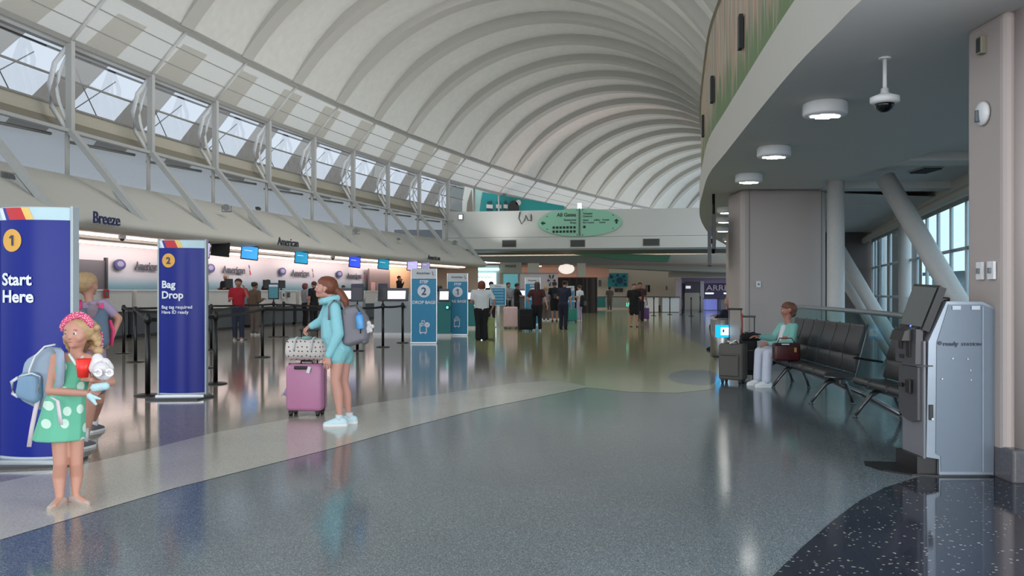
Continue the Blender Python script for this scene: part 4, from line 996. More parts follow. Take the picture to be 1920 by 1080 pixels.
for (y, py, w, h) in ((6.38, 650, .05, .06), (6.25, 655, .06, .13), (6.36, 672, .06, .03), (6.26, 728, .07, .10), (6.38, 728, .05, .03)):
    obj('card_slot', B(fx_-.065, y, zc(py), .02, w, h, bev=.004), black, t)
obj('label', B(fx_-.068, 6.36, zc(632), .006, .05, .025), whitep, t)
obj('lock_slot', B(K(1745, 780).x, 6.112, zc(773), .028, .01, .11, bev=.003), black, t); obj('lock', C((K(1746, 780).x, 6.095, zc(785)), (K(1746, 780).x, 6.11, zc(785)), .008, seg=12), alu, t)
for px, py in ((1785, 672), (1813, 673), (1818, 694), (1819, 712), (1765, 710)): obj('rivet', C((K(px, py).x, 6.105, zc(py)), (K(px, py).x, 6.12, zc(py)), .005, seg=8), alu, t)
lettering('lettering', 'ready', .030, M_('station_ink', 66, 72, 86, .5), t, (K(1767, 640).x, 6.108, zc(648)), bold=.02, squash=1.12, ext=.004)
lettering('lettering', 'STATION', .021, MATS['station_ink'], t, (K(1801, 640).x, 6.108, zc(648)), squash=1.15, ext=.004)
b = bmesh.new(); disc(b, K(1761, 640).x, zc(643), .014, .014, 6.112, .006, 16); obj('logo_disc', b, MATS['station_ink'], t)
for px in (1792, 1828): obj('sticker', B(K(px, 576).x, 6.108, zc(577), .06, .004, .028), M_('sticker_white', 190, 200, 212, .4), t)
# tilted monitor
def Q(px, py, Y): return P(px, py, Y)
s0, s1, s2, s3 = Q(1686, 611, 6.50), Q(1729, 618, 6.14), Q(1762, 536, 6.12), Q(1714, 533, 6.52)
nrm = (s1-s0).cross(s3-s0).normalized()
if nrm.x > 0: nrm = -nrm
obj('monitor', PR([s0, s1, s2, s3], .055, -nrm), black, t)
ins = lambda a, k: (s0+s1+s2+s3)/4*(k)+a*(1-k)
obj('screen', PR([ins(v, .10)+nrm*.003 for v in (s0, s1, s2, s3)], .004, nrm), M_('station_screen', 84, 88, 90, .15, var=.02), t)
obj('monitor_bezel', PR([ins(v, -.02) for v in (s0, s1, s2, s3)], .012, -nrm), black, t)
q = (s0*.45+s1*.55)+nrm*.006+Vector((0, 0, .012)); obj('blue_led', C(q, q+nrm*.004, .007, seg=10), mat('blue_led', c(60, 90, 255), emit=6), t)
obj('monitor_arm', PR([K(1735, 612, .08), K(1768, 560, .08), K(1782, 560, .08), K(1742, 640, .08), K(1700, 640, .08), K(1706, 622, .08)], .2, Vector((0, 1, 0))), black, t)
obj('top_dome', L([(.045, 0), (.048, .02), (.042, .032), (0, .034)], 24, o=K(1788, 566, .15)), black, t)
obj('foot_plate', PR([Vector((K(1673, 862).x-.0, 6.62, .0)), Vector((K(1663, 862).x, 6.5, 0)), Vector((2.74, 6.3, 0)), Vector((2.88, 6.14, 0)), Vector((3.06, 6.09, 0)), Vector((3.44, 6.09, 0)), Vector((3.44, 6.5, 0))], .012), blackm, t)
obj('recess', B(3.0, 6.32, .07, .16, .34, .13), black, t)
obj('back_box', B(3.37, 6.30, .62, .12, .3, 1.1), black, t)

# ------------------------------------------------------------------ glass railing behind the benches
rail_pts = [Vector((3.35, 6.9)), Vector((3.75, 8.0)), Vector((4.15, 9.1)), Vector((4.52, 11.0)), Vector((4.87, 13.8)), Vector((5.0, 15.6))]
rc = catmull([tuple(p) for p in rail_pts], 3)
t = thing('glass_railing', 'glass balustrade with a pale steel handrail behind the black benches', 'railing', (0, 0, 0))
obj('handrail', T([Vector((p.x, p.y, 1.07)) for p in rc], .032, 10), alu, t)
for a, b_ in zip(rail_pts, rail_pts[1:]):
    a3 = a.lerp(b_, .01); b3 = a.lerp(b_, .99)
    obj('glass_panel', PR([Vector((a3.x, a3.y, .05)), Vector((b3.x, b3.y, .05)), Vector((b3.x, b3.y, 1.05)), Vector((a3.x, a3.y, 1.05))], .012, Vector((1, 0, 0))), GLR, t)
    obj('base_rail', T([Vector((a.x, a.y, .02)), Vector((b_.x, b_.y, .02))], .02, 6), alu, t)

# ------------------------------------------------------------------ bench seating
leather = M_('black_leather', 50, 51, 54, .38, bump=.15, scale=60); bfr = M_('bench_frame_metal', 92, 92, 94, .32, metal=.8)
def bench(loc, rz, n, label, pitch=.478, arm=True):
    """seats in a row along +Y, facing -X; origin on the floor under the near front corner"""
    t = thing('beam_bench', label, 'bench', loc, rz)
    seatm = bmesh.new()
    def pad(y0, y1, prof_, th, name, m=leather):
        secp = []
        n_ = len(prof_)
        for k, (x, z) in enumerate(prof_):
            a = prof_[max(k-1, 0)]; b = prof_[min(k+1, n_-1)]; d = Vector((b[0]-a[0], b[1]-a[1])).normalized(); secp.append(((x, z), (x-d.y*th*-1, z+d.x*th*-1)))
        def sec(y, s=0):
            top = [Vector((x, y, z)) for (x, z), _ in secp]; bot = [Vector((x, y, z)) for _, (x, z) in secp][::-1]
            cc = sum((top+bot), Vector())/(len(top)*2)
            return [cc+(v-cc)*(1-s) if s else v for v in top+bot]
        bm = bmesh.new(); rows = []
        for y, s in ((y0, .10), (y0+.012, .03), (y0+.03, 0), (y1-.03, 0), (y1-.012, .03), (y1, .10)):
            r_ = sec(y, s)
            rows.append([bm.verts.new(Vector((v.x, y, v.z))) for v in r_])
        for a, b in zip(rows, rows[1:]):
            for i in range(len(a)): f = bm.faces.new((a[i], b[i], b[(i+1) % len(a)], a[(i+1) % len(a)])); f.smooth = True
        bm.faces.new(rows[0]); bm.faces.new(rows[-1][::-1]); bmesh.ops.recalc_face_normals(bm, faces=bm.faces[:])
        return obj(name, bm, m, t)
    sp = [(-.02, .36), (.0, .385), (.04, .40), (.2, .385), (.38, .37), (.46, .375)]
    lp = [(.40, .40), (.44, .52), (.455, .60)]
    bp_ = [(.44, .60), (.50, .75), (.545, .86), (.56, .92), (.565, .945)]
    for k in range(n):
        y0 = k*pitch+.01; y1 = (k+1)*pitch-.01
        pad(y0, y1, sp, .06, 'seat'); pad(y0, y1, lp, .05, 'lumbar_pad'); pad(y0, y1, bp_, .055, 'backrest')
    Lh = n*pitch
    obj('beam', B(.24, Lh/2, .29, .09, Lh+.1, .06, bev=.01), bfr, t)
    for y in [0.0]+[k*pitch for k in range(1, n)]+[Lh]:
        obj('side_frame', T([(-.0, y, .345), (.2, y, .33), (.43, y, .33), (.50, y, .55), (.58, y, .80), (.61, y, .95)], .014, 6), bfr, t)
    ks = [.22, 1.98, Lh-.05] if n > 5 else [.35, Lh-.35]
    for y in ks:
        obj('leg', T([(.22, y, .30), (.10, y, .24), (-.02, y, .12), (-.10, y, .03)], [.035, .03, .024, .02], 8), bfr, t)
        obj('leg', T([(.26, y, .30), (.40, y, .24), (.46, y, .12), (.49, y, .03)], [.035, .03, .024, .02], 8), bfr, t)
        for x in (-.11, .50): obj('foot', L([(.035, 0), (.035, .01), (.018, .03), (0, .03)], 12, o=(x, y, 0)), bfr, t)
    if arm:
        for y in (Lh+.02,): obj('armrest', B(.22, y, .58, .40, .045, .025, rot=Euler((0, .12, 0)), bev=.008), black, t)
    t.scale.x = .80
    return t
bench((3.61, 9.86, 0), -math.radians(3), 6, 'black leather beam bench the woman in the mint cardigan sits on', arm=False)
bench((3.60, 6.95, 0), -math.radians(3), 5, 'black leather beam bench half hidden by the grey kiosk', pitch=.48)

# ------------------------------------------------------------------ steel bin with lit blue sign
p = F(1356, 668)
t = thing('recycling_bin', 'steel bin with a glowing blue sign left of the panelled column', 'bin', (p.x, p.y, 0))
obj('body', L([(.25, 0), (.26, .02), (.26, .76), (.24, .78), (0, .78)], 32), steel, t)
obj('sign', B(0, -.30, .53, .46, .06, .25, bev=.01), mat('cyan_sign', c(20, 160, 225), emit=1.3), t)
obj('sign_face', B(-.02, -.335, .53, .22, .01, .15), mat('cyan_sign_face', c(200, 240, 255), emit=1.6), t)
obj('pictogram', B(-.08, -.345, .54, .03, .01, .06), logo_blue, t)
obj('bracket', B(0, -.26, .5, .1, .06, .1), dkgrey, t)

# ------------------------------------------------------------------ figures: rounded forms merged into one skin
def sph(c_, r, n=10):
    c_ = Vector(c_); r = Vector((r, r, r)) if not isinstance(r, (tuple, list, Vector)) else Vector(r)
    out = []
    for i in range(1, n//2+1):
        th = PI*i/(n//2+1)
        for j in range(n):
            ph = 2*PI*(j+.5*(i % 2))/n
            out.append(c_+Vector((r.x*math.sin(th)*math.cos(ph), r.y*math.sin(th)*math.sin(ph), r.z*math.cos(th))))
    out += [c_+Vector((0, 0, r.z)), c_-Vector((0, 0, r.z))]
    return out
def hull_into(bm, *balls, n=10):
    tmp = bmesh.new()
    for b in balls:
        for v in sph(b[0], b[1], n): tmp.verts.new(v)
    r = bmesh.ops.convex_hull(tmp, input=tmp.verts[:])
    bmesh.ops.delete(tmp, geom=[g for g in r['geom_interior'] if isinstance(g, bmesh.types.BMVert)], context='VERTS')
    bmesh.ops.recalc_face_normals(tmp, faces=tmp.faces[:])
    me = bpy.data.meshes.new('x'); tmp.to_mesh(me); tmp.free(); bm.from_mesh(me); bpy.data.meshes.remove(me)
def chain(bm, pts, n=10):
    for a, b in zip(pts, pts[1:]): hull_into(bm, a, b, n=n)
def fuse(name, bm, m, parent, vox, smooth=4, extra=None):
    """one continuous surface from overlapping closed forms"""
    me = bpy.data.meshes.new(name); bm.to_mesh(me); bm.free()
    o = bpy.data.objects.new(name, me); COL.objects.link(o)
    r = o.modifiers.new('r', 'REMESH'); r.mode = 'VOXEL'; r.voxel_size = vox; r.use_smooth_shade = True
    if smooth:
        sm = o.modifiers.new('s', 'SMOOTH'); sm.factor = .5; sm.iterations = smooth
    bpy.context.view_layer.update()
    dg = bpy.context.evaluated_depsgraph_get(); nm = bpy.data.meshes.new_from_object(o.evaluated_get(dg))
    o.modifiers.clear(); o.data = nm; bpy.data.meshes.remove(me)
    if extra is not None:
        b2 = bmesh.new(); b2.from_mesh(nm); tmp = bpy.data.meshes.new('x'); extra.to_mesh(tmp); extra.free(); b2.from_mesh(tmp); b2.to_mesh(nm); b2.free()
    nm.name = name
    for p in nm.polygons: p.use_smooth = True
    nm.materials.clear(); nm.materials.append(m); o.parent = parent
    return o
def V3(*a): return Vector(a)
def hand_forms(bm, wrist, d, palm_n, thumb_side, L_, curl=.5):
    """palm and five fingers; d = direction the hand points, palm_n = palm normal, thumb_side = towards the thumb"""
    d = Vector(d).normalized(); n = Vector(palm_n); n = (n-d*n.dot(d)).normalized(); s = d.cross(n)
    if s.dot(Vector(thumb_side)) < 0: s = -s
    k = L_
    w = Vector(wrist)
    hull_into(bm, (w, .13*k), (w+d*.45*k+s*.17*k, .085*k), (w+d*.45*k-s*.17*k, .08*k))
    for j, (off_, ln) in enumerate(((.19, .42), (.07, .48), (-.06, .45), (-.18, .35))):
        b = w+d*.46*k+s*off_*k
        c1 = curl*(1+.12*j)
        d1 = (d*math.cos(c1)+n*math.sin(c1)); d2 = (d*math.cos(c1*2.1)+n*math.sin(c1*2.1))
        m_ = b+d1*ln*.5*k; e = m_+d2*ln*.5*k
        chain(bm, [(b, .062*k), (m_, .056*k), (e, .045*k)], 8)
    b = w+d*.14*k+s*.12*k; d1 = (d*.6+s*.8+n*.25).normalized(); m_ = b+d1*.26*k; e = m_+(d*.85+s*.3+n*.4).normalized()*.2*k
    chain(bm, [(b, .085*k), (m_, .065*k), (e, .05*k)], 8)
skin_a = mat('skin_fair', c(186, 136, 118), .55, var=.03); skin_b = mat('skin_tan', c(166, 118, 96), .55, var=.03); skin_c = mat('skin_brown', c(120, 80, 62), .55, var=.03)
eye_w = M_('eye_white', 225, 222, 220, .3); eye_d = M_('eye_dark', 52, 44, 44, .2); lipm = M_('lip', 176, 98, 96, .5); browm = M_('brow', 120, 88, 62, .7)
def face_parts(t, hc, fwd, R_, eyem=eye_d, mouth=True, skin=None):
    """eyes, brows and mouth on a head centred hc facing fwd"""
    f = Vector(fwd).normalized(); up = Vector((0, 0, 1)); up = (up-f*up.dot(f)).normalized(); s = f.cross(up)
    for sx in (-1, 1):
        e = hc+f*R_*.83+s*sx*R_*.34+up*R_*.04
        obj('eye', L([(0, -.11*R_), (.09*R_, -.07*R_), (.125*R_, 0), (.09*R_, .07*R_), (0, .11*R_)], 14), eye_w, t, True).location = e
        obj('iris', C(f*.08*R_, f*.132*R_, .065*R_, seg=12), eyem, t, True).location = e
        b = e+up*.24*R_+f*.06*R_; obj('brow', T([b-s*.18*R_, b+up*.05*R_, b+s*.18*R_], .028*R_, 6), browm, t)
    if mouth:
        q = hc+f*R_*.93-up*R_*.58; obj('mouth', T([q-s*.20*R_-f*.05*R_, q, q+s*.20*R_-f*.05*R_], [.02*R_, .055*R_, .02*R_], 8), lipm, t, True)
def head_forms(bm, hc, fwd, R_, n=14):
    f = Vector(fwd).normalized(); up = Vector((0, 0, 1)); s = f.cross(up).normalized(); up = s.cross(f)
    hull_into(bm, (hc+up*R_*.25-f*R_*.18, R_*.98), (hc+up*R_*.2+f*R_*.12, R_*.86), n=n)                 # cranium
    hull_into(bm, (hc+f*R_*.25, R_*.74), (hc-up*R_*.62+f*R_*.42, R_*.40), (hc-up*R_*.45-f*R_*.05, R_*.62), n=n)   # jaw
    for sx in (-1, 1): hull_into(bm, (hc+f*R_*.5+s*sx*R_*.38-up*R_*.25, R_*.36), (hc+f*R_*.2+s*sx*R_*.45, R_*.4))    # cheeks
    hull_into(bm, (hc+f*R_*.88+up*R_*.02, R_*.09), (hc+f*R_*1.02-up*R_*.26, R_*.13))                    # nose
    hull_into(bm, (hc+f*R_*.78-up*R_*.60, R_*.17), (hc+f*R_*.72-up*R_*.85, R_*.18))                     # lips and chin
    for sx in (-1, 1): hull_into(bm, (hc+s*sx*R_*.90-f*R_*.12+up*R_*.05, (.10*R_, .14*R_, .22*R_)), (hc+s*sx*R_*.84-f*R_*.06-up*R_*.15, .08*R_))
def shoe(t, ankle, d, L_, m, name='shoe', sole=None, z=None):
    d = Vector((d[0], d[1], 0)).normalized(); a = Vector(ankle); a.z = 0; s = Vector((d.y, -d.x, 0)); b = bmesh.new(); h = L_
    hull_into(b, (a-d*.22*h+V3(0, 0, .20*h), .17*h), (a-d*.25*h+V3(0, 0, .10*h), .15*h), (a+d*.35*h+V3(0, 0, .12*h), .165*h), (a+d*.62*h+V3(0, 0, .10*h), .11*h), (a+V3(0, 0, .28*h), .17*h))
    for v in b.verts: v.co.z = max(v.co.z, .012)
    o = obj(name, b, m, t, True)
    sb = bmesh.new(); hull_into(sb, (a-d*.25*h+V3(0, 0, .06*h), .165*h), (a+d*.38*h+V3(0, 0, .06*h), .18*h), (a+d*.62*h+V3(0, 0, .06*h), .12*h))
    for v in sb.verts: v.co.z = .0 if v.co.z < .06*h else .11*h
    bmesh.ops.remove_doubles(sb, verts=sb.verts[:], dist=1e-4)
    tmp = bmesh.new()
    for v in sb.verts: tmp.verts.new(v.co)
    bmesh.ops.convex_hull(tmp, input=tmp.verts[:]); sb.free(); obj('sole', tmp, sole or m, o)
    return o

def person(label, px, py, H, yaw=0, skin=skin_b, shirt=None, pants=None, hair=None, hairstyle='short', legs='pants', sleeves='short', arms=('down', 'down'),
           stride=.0, shoes=None, loc=None, wide=1.0, group=None, lean=0, category='person', far=False, hidden_legs=False, skirt=False):
    """standing adult in local space facing -Y; yaw turns him"""
    p = F(px, py) if loc is None else Vector(loc)
    t = thing('person', label, category, p, yaw)
    W = wide
    def J(x, y, z): return Vector((x*H, y*H, z*H))
    def bend(v, z0=.52): return v+V3(0, -lean*max(0, v.z/H-z0)*H, 0)
    hipL, hipR = J(-.052, 0, .50), J(.052, 0, .50)
    kneL, kneR = J(-.055, -.02+stride*.5, .275), J(.055, -.02-stride*.5, .275)
    ankL, ankR = J(-.055, stride, .045+abs(stride)*.05), J(.055, -stride, .045)
    shL, shR = bend(J(-.108*W, 0, .805)), bend(J(.108*W, 0, .805))
    neck = bend(J(0, .005, .855)); hc = bend(J(0, -.012, .925)); R_ = .062*H
    AR = {'down': ((.03, .01, -.18), (.035, -.03, -.335)), 'bent': ((.04, .02, -.17), (-.01, -.13, -.13)), 'phone': ((.03, -.02, -.175), (-.05, -.12, -.05)), 'hip': ((.09, .03, -.16), (.035, .0, -.29)),
          'up': ((.05, -.06, -.11), (.02, -.13, .02)), 'pull': ((.04, .07, -.16), (.07, .14, -.29)), 'reach': ((.03, -.10, -.14), (.01, -.25, -.13))}
    arm = []
    for sx, sh, a in ((-1, shL, arms[0]), (1, shR, arms[1])):
        e, w = AR[a]; arm.append((sh, sh+J(sx*e[0], e[1], e[2]), sh+J(sx*w[0], w[1], w[2]), sx))
    vox = .012*H if not far else .016*H
    b = bmesh.new()
    chain(b, [(hipL, .055*H*W), (kneL, .033*H), (ankL+J(0, .0, .05), .027*H), (ankL, .021*H)]); chain(b, [(hipR, .055*H*W), (kneR, .033*H), (ankR+J(0, 0, .05), .027*H), (ankR, .021*H)])
    for a_ in (ankL, ankR): hull_into(b, (a_, .022*H), (a_+J(0, -.07, -.025), .016*H))
    hull_into(b, (hipL, .055*H*W), (hipR, .055*H*W), (bend(J(0, 0, .62)), (.075*H*W, .055*H, .06*H)))
    hull_into(b, (bend(J(0, 0, .60)), (.078*H*W, .055*H*W, .05*H)), (bend(J(0, 0, .74)), (.095*H*W, .065*H*W, .05*H)))
    hull_into(b, (bend(J(0, 0, .72)), (.095*H*W, .062*H*W, .05*H)), (shL, .036*H), (shR, .036*H))
    chain(b, [(bend(J(0, .0, .80)), .045*H), (neck, .034*H), (hc, .036*H)])
    for sh, e, w, sx in arm: chain(b, [(sh, .034*H), (e, .024*H), (w, .017*H)])
    head_forms(b, hc, (0, -1, 0), R_)
    ex = bmesh.new()
    for sh, e, w, sx in arm: hand_forms(ex, w, (w-e), (-sx, 0, 0) if abs((w-e).normalized().z) > .6 else (0, 0, -1), (0, -1, 0) if abs((w-e).normalized().z) > .6 else (-sx, 0, 0), .105*H, .35)
    fuse('body', b, skin, t, vox, 3, ex)
    # clothes
    g = .013*H
    b = bmesh.new()
    hull_into(b, (bend(J(0, 0, .50)), (.098*H*W, .066*H*W, .03*H)), (bend(J(0, 0, .60)), (.088*H*W, .066*H*W, .05*H)), (bend(J(0, 0, .74)), (.106*H*W, .075*H*W, .05*H)))
    hull_into(b, (bend(J(0, 0, .74)), (.106*H*W, .074*H*W, .05*H)), (shL, .044*H), (shR, .044*H))
    for sh, e, w, sx in arm:
        if sleeves == 'long': chain(b, [(sh, .045*H), (e, .036*H), (w, .027*H)])
        elif sleeves == 'short': chain(b, [(sh, .046*H), (sh.lerp(e, .62), .038*H)])
    hull_into(b, (bend(J(0, 0, .80)), .055*H), (neck-J(0, 0, .012), .040*H))
    fuse('shirt' if sleeves == 'short' else 'jacket', b, shirt, t, vox, 3)
    b = bmesh.new(); r1, r2 = .066*H*W, .045*H
    if legs == 'pants':
        for h_, k_, a_ in ((hipL, kneL, ankL), (hipR, kneR, ankR)): chain(b, [(h_, r1), (k_, r2), (a_+J(0, 0, .01), .040*H)])
    elif legs == 'flare':
        for h_, k_, a_ in ((hipL, kneL, ankL), (hipR, kneR, ankR)): chain(b, [(h_, r1), (k_, .048*H), (a_+J(0, 0, -.005), .056*H)])
    else:
        for h_, k_, a_ in ((hipL, kneL, ankL), (hipR, kneR, ankR)): chain(b, [(h_, r1), (h_.lerp(k_, .85), .052*H)])
    hull_into(b, (hipL, r1), (hipR, r1), (J(0, 0, .55), (.09*H*W, .064*H*W, .03*H)))
    if skirt: hull_into(b, (J(0, 0, .50), (.1*H*W, .075*H, .03*H)), (J(0, 0, .33), (.11*H*W, .085*H, .02*H)))
    fuse('trousers' if legs in ('pants', 'flare') else 'shorts', b, pants, t, vox, 2)
    for a_ in (ankL, ankR): shoe(t, a_+J(0, -.005, 0), (0, -1, 0), .105*H, shoes or white)
    b = bmesh.new(); up = V3(0, 0, 1)
    hull_into(b, (hc+V3(0, .22*R_, .32*R_), (1.02*R_, 1.0*R_, .96*R_)), (hc+V3(0, .05*R_, .45*R_), (.98*R_, .98*R_, .8*R_)))
    if hairstyle == 'long': hull_into(b, (hc+V3(0, .35*R_, .2*R_), 1.0*R_), (hc+V3(0, .7*R_, -1.3*R_), (.95*R_, .5*R_, .6*R_)), (hc+V3(0, .75*R_, -2.3*R_), (.6*R_, .35*R_, .5*R_)))
    if hairstyle == 'bob': hull_into(b, (hc+V3(0, .35*R_, .2*R_), 1.08*R_), (hc+V3(0, .35*R_, -.8*R_), (1.12*R_, .75*R_, .45*R_)))
    if hairstyle == 'bun': hull_into(b, (hc+V3(0, .9*R_, .7*R_), .5*R_), (hc+V3(0, .5*R_, .5*R_), .5*R_))
    if hairstyle == 'tail': chain(b, [(hc+V3(0, .9*R_, .4*R_), .4*R_), (hc+V3(0, 1.2*R_, -.6*R_), .36*R_), (hc+V3(0, 1.05*R_, -1.6*R_), .2*R_)])
    fuse('hair', b, hair, t, .010*H, 2)
    if not far: face_parts(t, hc, (0, -1, 0), R_)
    t['_hc'] = 0; del t['_hc']
    return t
hr_black = M_('hair_black', 26, 22, 22, .5, var=.2, scale=40); hr_brown = M_('hair_brown', 66, 44, 34, .5, var=.2, scale=40); hr_red = M_('hair_red', 112, 48, 34, .5, var=.2, scale=40); hr_blond = M_('hair_blond', 172, 142, 104, .55, var=.25, scale=40); hr_white = M_('hair_white', 226, 214, 196, .55, var=.1, scale=40); hr_aub = M_('hair_auburn', 110, 60, 38, .5, var=.3, scale=50)
cl = lambda n, r, g, b, **k: M_('cloth_'+n, r, g, b, .85, bump=.1, scale=30, **k)
c_black = cl('black', 22, 22, 26); c_navy = cl('navy', 28, 32, 54); c_red = cl('red', 168, 26, 44); c_white = cl('white', 214, 216, 220); c_brown = cl('brown', 96, 78, 62); c_taupe = cl('taupe', 104, 92, 86); c_grey = cl('grey', 138, 142, 150); c_mar = cl('maroon', 72, 34, 38); c_denim = cl('denim', 40, 48, 66); c_lil = cl('lilac', 170, 160, 190)
# travellers and agents along the ticket counters
person('person in a red football jersey and dark trousers standing at the counter queue, facing us', 447, 638, 1.70, .1, skin_b, c_red, c_denim, hr_black, 'short', arms=('bent', 'up'), shoes=c_white)
person('person in a brown top and taupe trousers seen from behind, beside the red jersey', 477, 628, 1.64, PI-.5, skin_b, c_brown, c_taupe, hr_black, 'bun', arms=('bent', 'down'), sleeves='long', shoes=c_white)
u, q = on_track(572, 600, 3.3); q.z = 0
person('person in a grey short-sleeved shirt with reddish hair facing the counter', 0, 0, 1.68, PI-.9, skin_a, c_grey, c_black, hr_red, 'bob', arms=('bent', 'down'), loc=q, shoes=c_black)
u, q = on_track(589, 600, 4.1); q.z = 0
person('person in dark clothes just behind the grey-shirted customer', 0, 0, 1.74, PI+.9, skin_a, c_black, c_black, hr_brown, 'short', arms=('bent', 'down'), loc=q, shoes=c_black)
def agent(px, top, Hh, label, **k):
    u, q = on_track(px, 600, 1.25)
    z = EYE+(HOR-top)*q.y/FPX-Hh
    q.z = max(0, z)
    t = person(label, 0, 0, Hh, loc=q, far=True, **k)
    if q.z > .02: obj('floor_mat', B(0, 0, -q.z/2, .7, .7, q.z), dkgrey, t)
    return t
agent(424, 514, 1.66, 'airline agent with long white-blond hair and dark waistcoat behind the counter', yaw=-.3, skin=skin_a, shirt=c_black, pants=c_black, hair=hr_white, hairstyle='bob', sleeves='long', arms=('bent', 'bent'))
agent(502, 524, 1.62, 'airline agent with long dark hair and maroon top behind the counter', yaw=0, skin=skin_c, shirt=c_mar, pants=c_black, hair=hr_black, hairstyle='bob', sleeves='long', arms=('bent', 'bent'))
agent(748, 517, 1.76, 'short-haired airline agent in black behind the far counter, turned right', yaw=1.2, skin=skin_b, shirt=c_black, pants=c_black, hair=hr_black, sleeves='long', arms=('up', 'phone'))
agent(644, 535, 1.66, 'agent in a dark jacket half hidden behind the navy placard', yaw=.4, skin=skin_b, shirt=c_black, pants=c_black, hair=hr_black, sleeves='long', arms=('bent', 'bent'))
# people in the middle of the hall
person('person with dark red hair in a white top and wide black trousers, seen from behind', 903, 638, 1.64, PI+.25, skin_b, c_white, c_black, hr_red, 'bob', legs='flare', arms=('hip', 'bent'), wide=1.28, shoes=c_white)
person('person in a dark cap behind the poster stand', 921, 606, 1.78, PI, skin_c, c_black, c_black, hr_black, far=True, shoes=c_black)
person('person in a pale grey shirt beside the teal window of the police office', 953, 601, 1.78, .5, skin_b, c_grey, c_black, hr_black, far=True, arms=('bent', 'down'), shoes=c_black)
person('person in a black shirt using the far kiosk, facing right', 969, 604, 1.72, PI/2+.3, skin_b, c_black, c_black, hr_black, far=True, arms=('reach', 'bent'), shoes=c_black)
person('person with very long brown hair, brown top and black trousers, seen from behind', 1007, 620, 1.68, PI+.1, skin_a, c_mar, c_black, hr_brown, 'long', arms=('pull', 'hip'), stride=.05, wide=1.1, shoes=c_white)
person('person with grey-blond hair at the kiosk behind the brown-haired traveller', 1024, 602, 1.62, PI-.2, skin_a, c_grey, c_taupe, hr_blond, 'bob', far=True, arms=('bent', 'bent'), shoes=c_white)
person('tall person in black top and black shorts with a dark backpack at the far kiosks', 1040, 603, 1.80, PI+.2, skin_b, c_black, c_black, hr_black, legs='shorts', arms=('bent', 'bent'), shoes=c_black, wide=1.1)
person('person in a navy uniform dress with dark hair in a bun, looking down', 1056, 618, 1.74, PI/2+1.0, skin_a, c_navy, c_navy, hr_black, 'bun', legs='pants', arms=('down', 'bent'), lean=.18, shoes=c_black)
person('person in white shirt and lilac trousers, farthest right of the kiosk group', 1087, 601, 1.66, PI+.9, skin_a, c_white, c_lil, hr_brown, far=True, arms=('bent', 'bent'), shoes=c_white)
person('tiny distant person with a dark bag standing at the far service desk', 1143, 583, 1.70, PI, skin_b, c_taupe, c_taupe, hr_black, far=True, arms=('bent', 'bent'), shoes=c_white)
person('person in all-black shirt and shorts walking towards us in mid hall', 1189, 613, 1.66, .15, skin_a, c_black, c_black, hr_brown, legs='shorts', skirt=True, arms=('down', 'bent'), stride=.06, shoes=c_black, wide=1.12)
person('person in a dark red shirt walking right behind the one in black', 1200, 606, 1.74, -.1, skin_b, c_mar, c_black, hr_black, far=True, arms=('down', 'pull'), stride=.06, shoes=c_black)

# ------------------------------------------------------------------ helpers for the near figures: points measured at the figure's own distance
def ruler(X0, Y0):
    O = Vector((X0, Y0, 0))
    return O, (lambda px, py, dy=0: P(px, py, Y0+dy)-O)
def dotted(name, base, dot, scale, r, rnd=.35):
    m = bpy.data.materials.new(name); m.use_nodes = True; nt = m.node_tree; b = nt.nodes['Principled BSDF']; b.inputs['Roughness'].default_value = .8
    tc = nt.nodes.new('ShaderNodeTexCoord'); s = nt.nodes.new('ShaderNodeSeparateXYZ'); nt.links.new(tc.outputs['Object'], s.inputs[0])
    ad = nt.nodes.new('ShaderNodeMath'); ad.operation = 'MULTIPLY_ADD'; ad.inputs[1].default_value = .8; nt.links.new(s.outputs[1], ad.inputs[0]); nt.links.new(s.outputs[0], ad.inputs[2])
    cb = nt.nodes.new('ShaderNodeCombineXYZ'); nt.links.new(ad.outputs[0], cb.inputs[0]); nt.links.new(s.outputs[2], cb.inputs[1])
    v = nt.nodes.new('ShaderNodeTexVoronoi'); v.voronoi_dimensions = '2D'; v.inputs['Scale'].default_value = scale; v.inputs['Randomness'].default_value = rnd
    nt.links.new(cb.outputs[0], v.inputs['Vector'])
    lt = nt.nodes.new('ShaderNodeMath'); lt.operation = 'LESS_THAN'; lt.inputs[1].default_value = r; nt.links.new(v.outputs['Distance'], lt.inputs[0])
    mx = nt.nodes.new('ShaderNodeMix'); mx.data_type = 'RGBA'; mx.inputs['A'].default_value = base; mx.inputs['B'].default_value = dot
    nt.links.new(lt.outputs[0], mx.inputs['Factor']); nt.links.new(mx.outputs['Result'], b.inputs['Base Color']); return m

def limb(b, *pts): chain(b, list(pts), 12)

# ---- little girl with the polka-dot dress
O, g = ruler(-2.66, 5.25)
girl = thing('person', 'small girl in a mint polka-dot dress and pink headband clutching toys, at the left front', 'person', O)
hc = g(145, 626); Rg = .083; fw = V3(-.08, -.99, .02)
shL, shR = g(106, 672, .02), g(168, 673, .02)
elL, wrL = g(94, 733, -.02), g(166, 738, -.16)
elR, wrR = g(208, 716, -.02), g(172, 712, -.14)
b = bmesh.new()
head_forms(b, hc, fw, Rg, 16)
limb(b, (hc-V3(0, -.01, .04), .045), (g(143, 662, .02), .036), (g(140, 676, .03), .045))
hull_into(b, (shL, .038), (shR, .038), (g(134, 720, .02), (.085, .065, .05)))
hull_into(b, (g(134, 715, .02), (.085, .065, .05)), (g(124, 775, .02), (.09, .075, .05)))
limb(b, (shL, .036), (elL, .029), (wrL, .020)); limb(b, (shR, .036), (elR, .029), (wrR, .020))
kA, aA = g(113, 868, -.01), g(112, 934, 0); kB, aB = g(143, 868, .04), g(142, 924, .05)
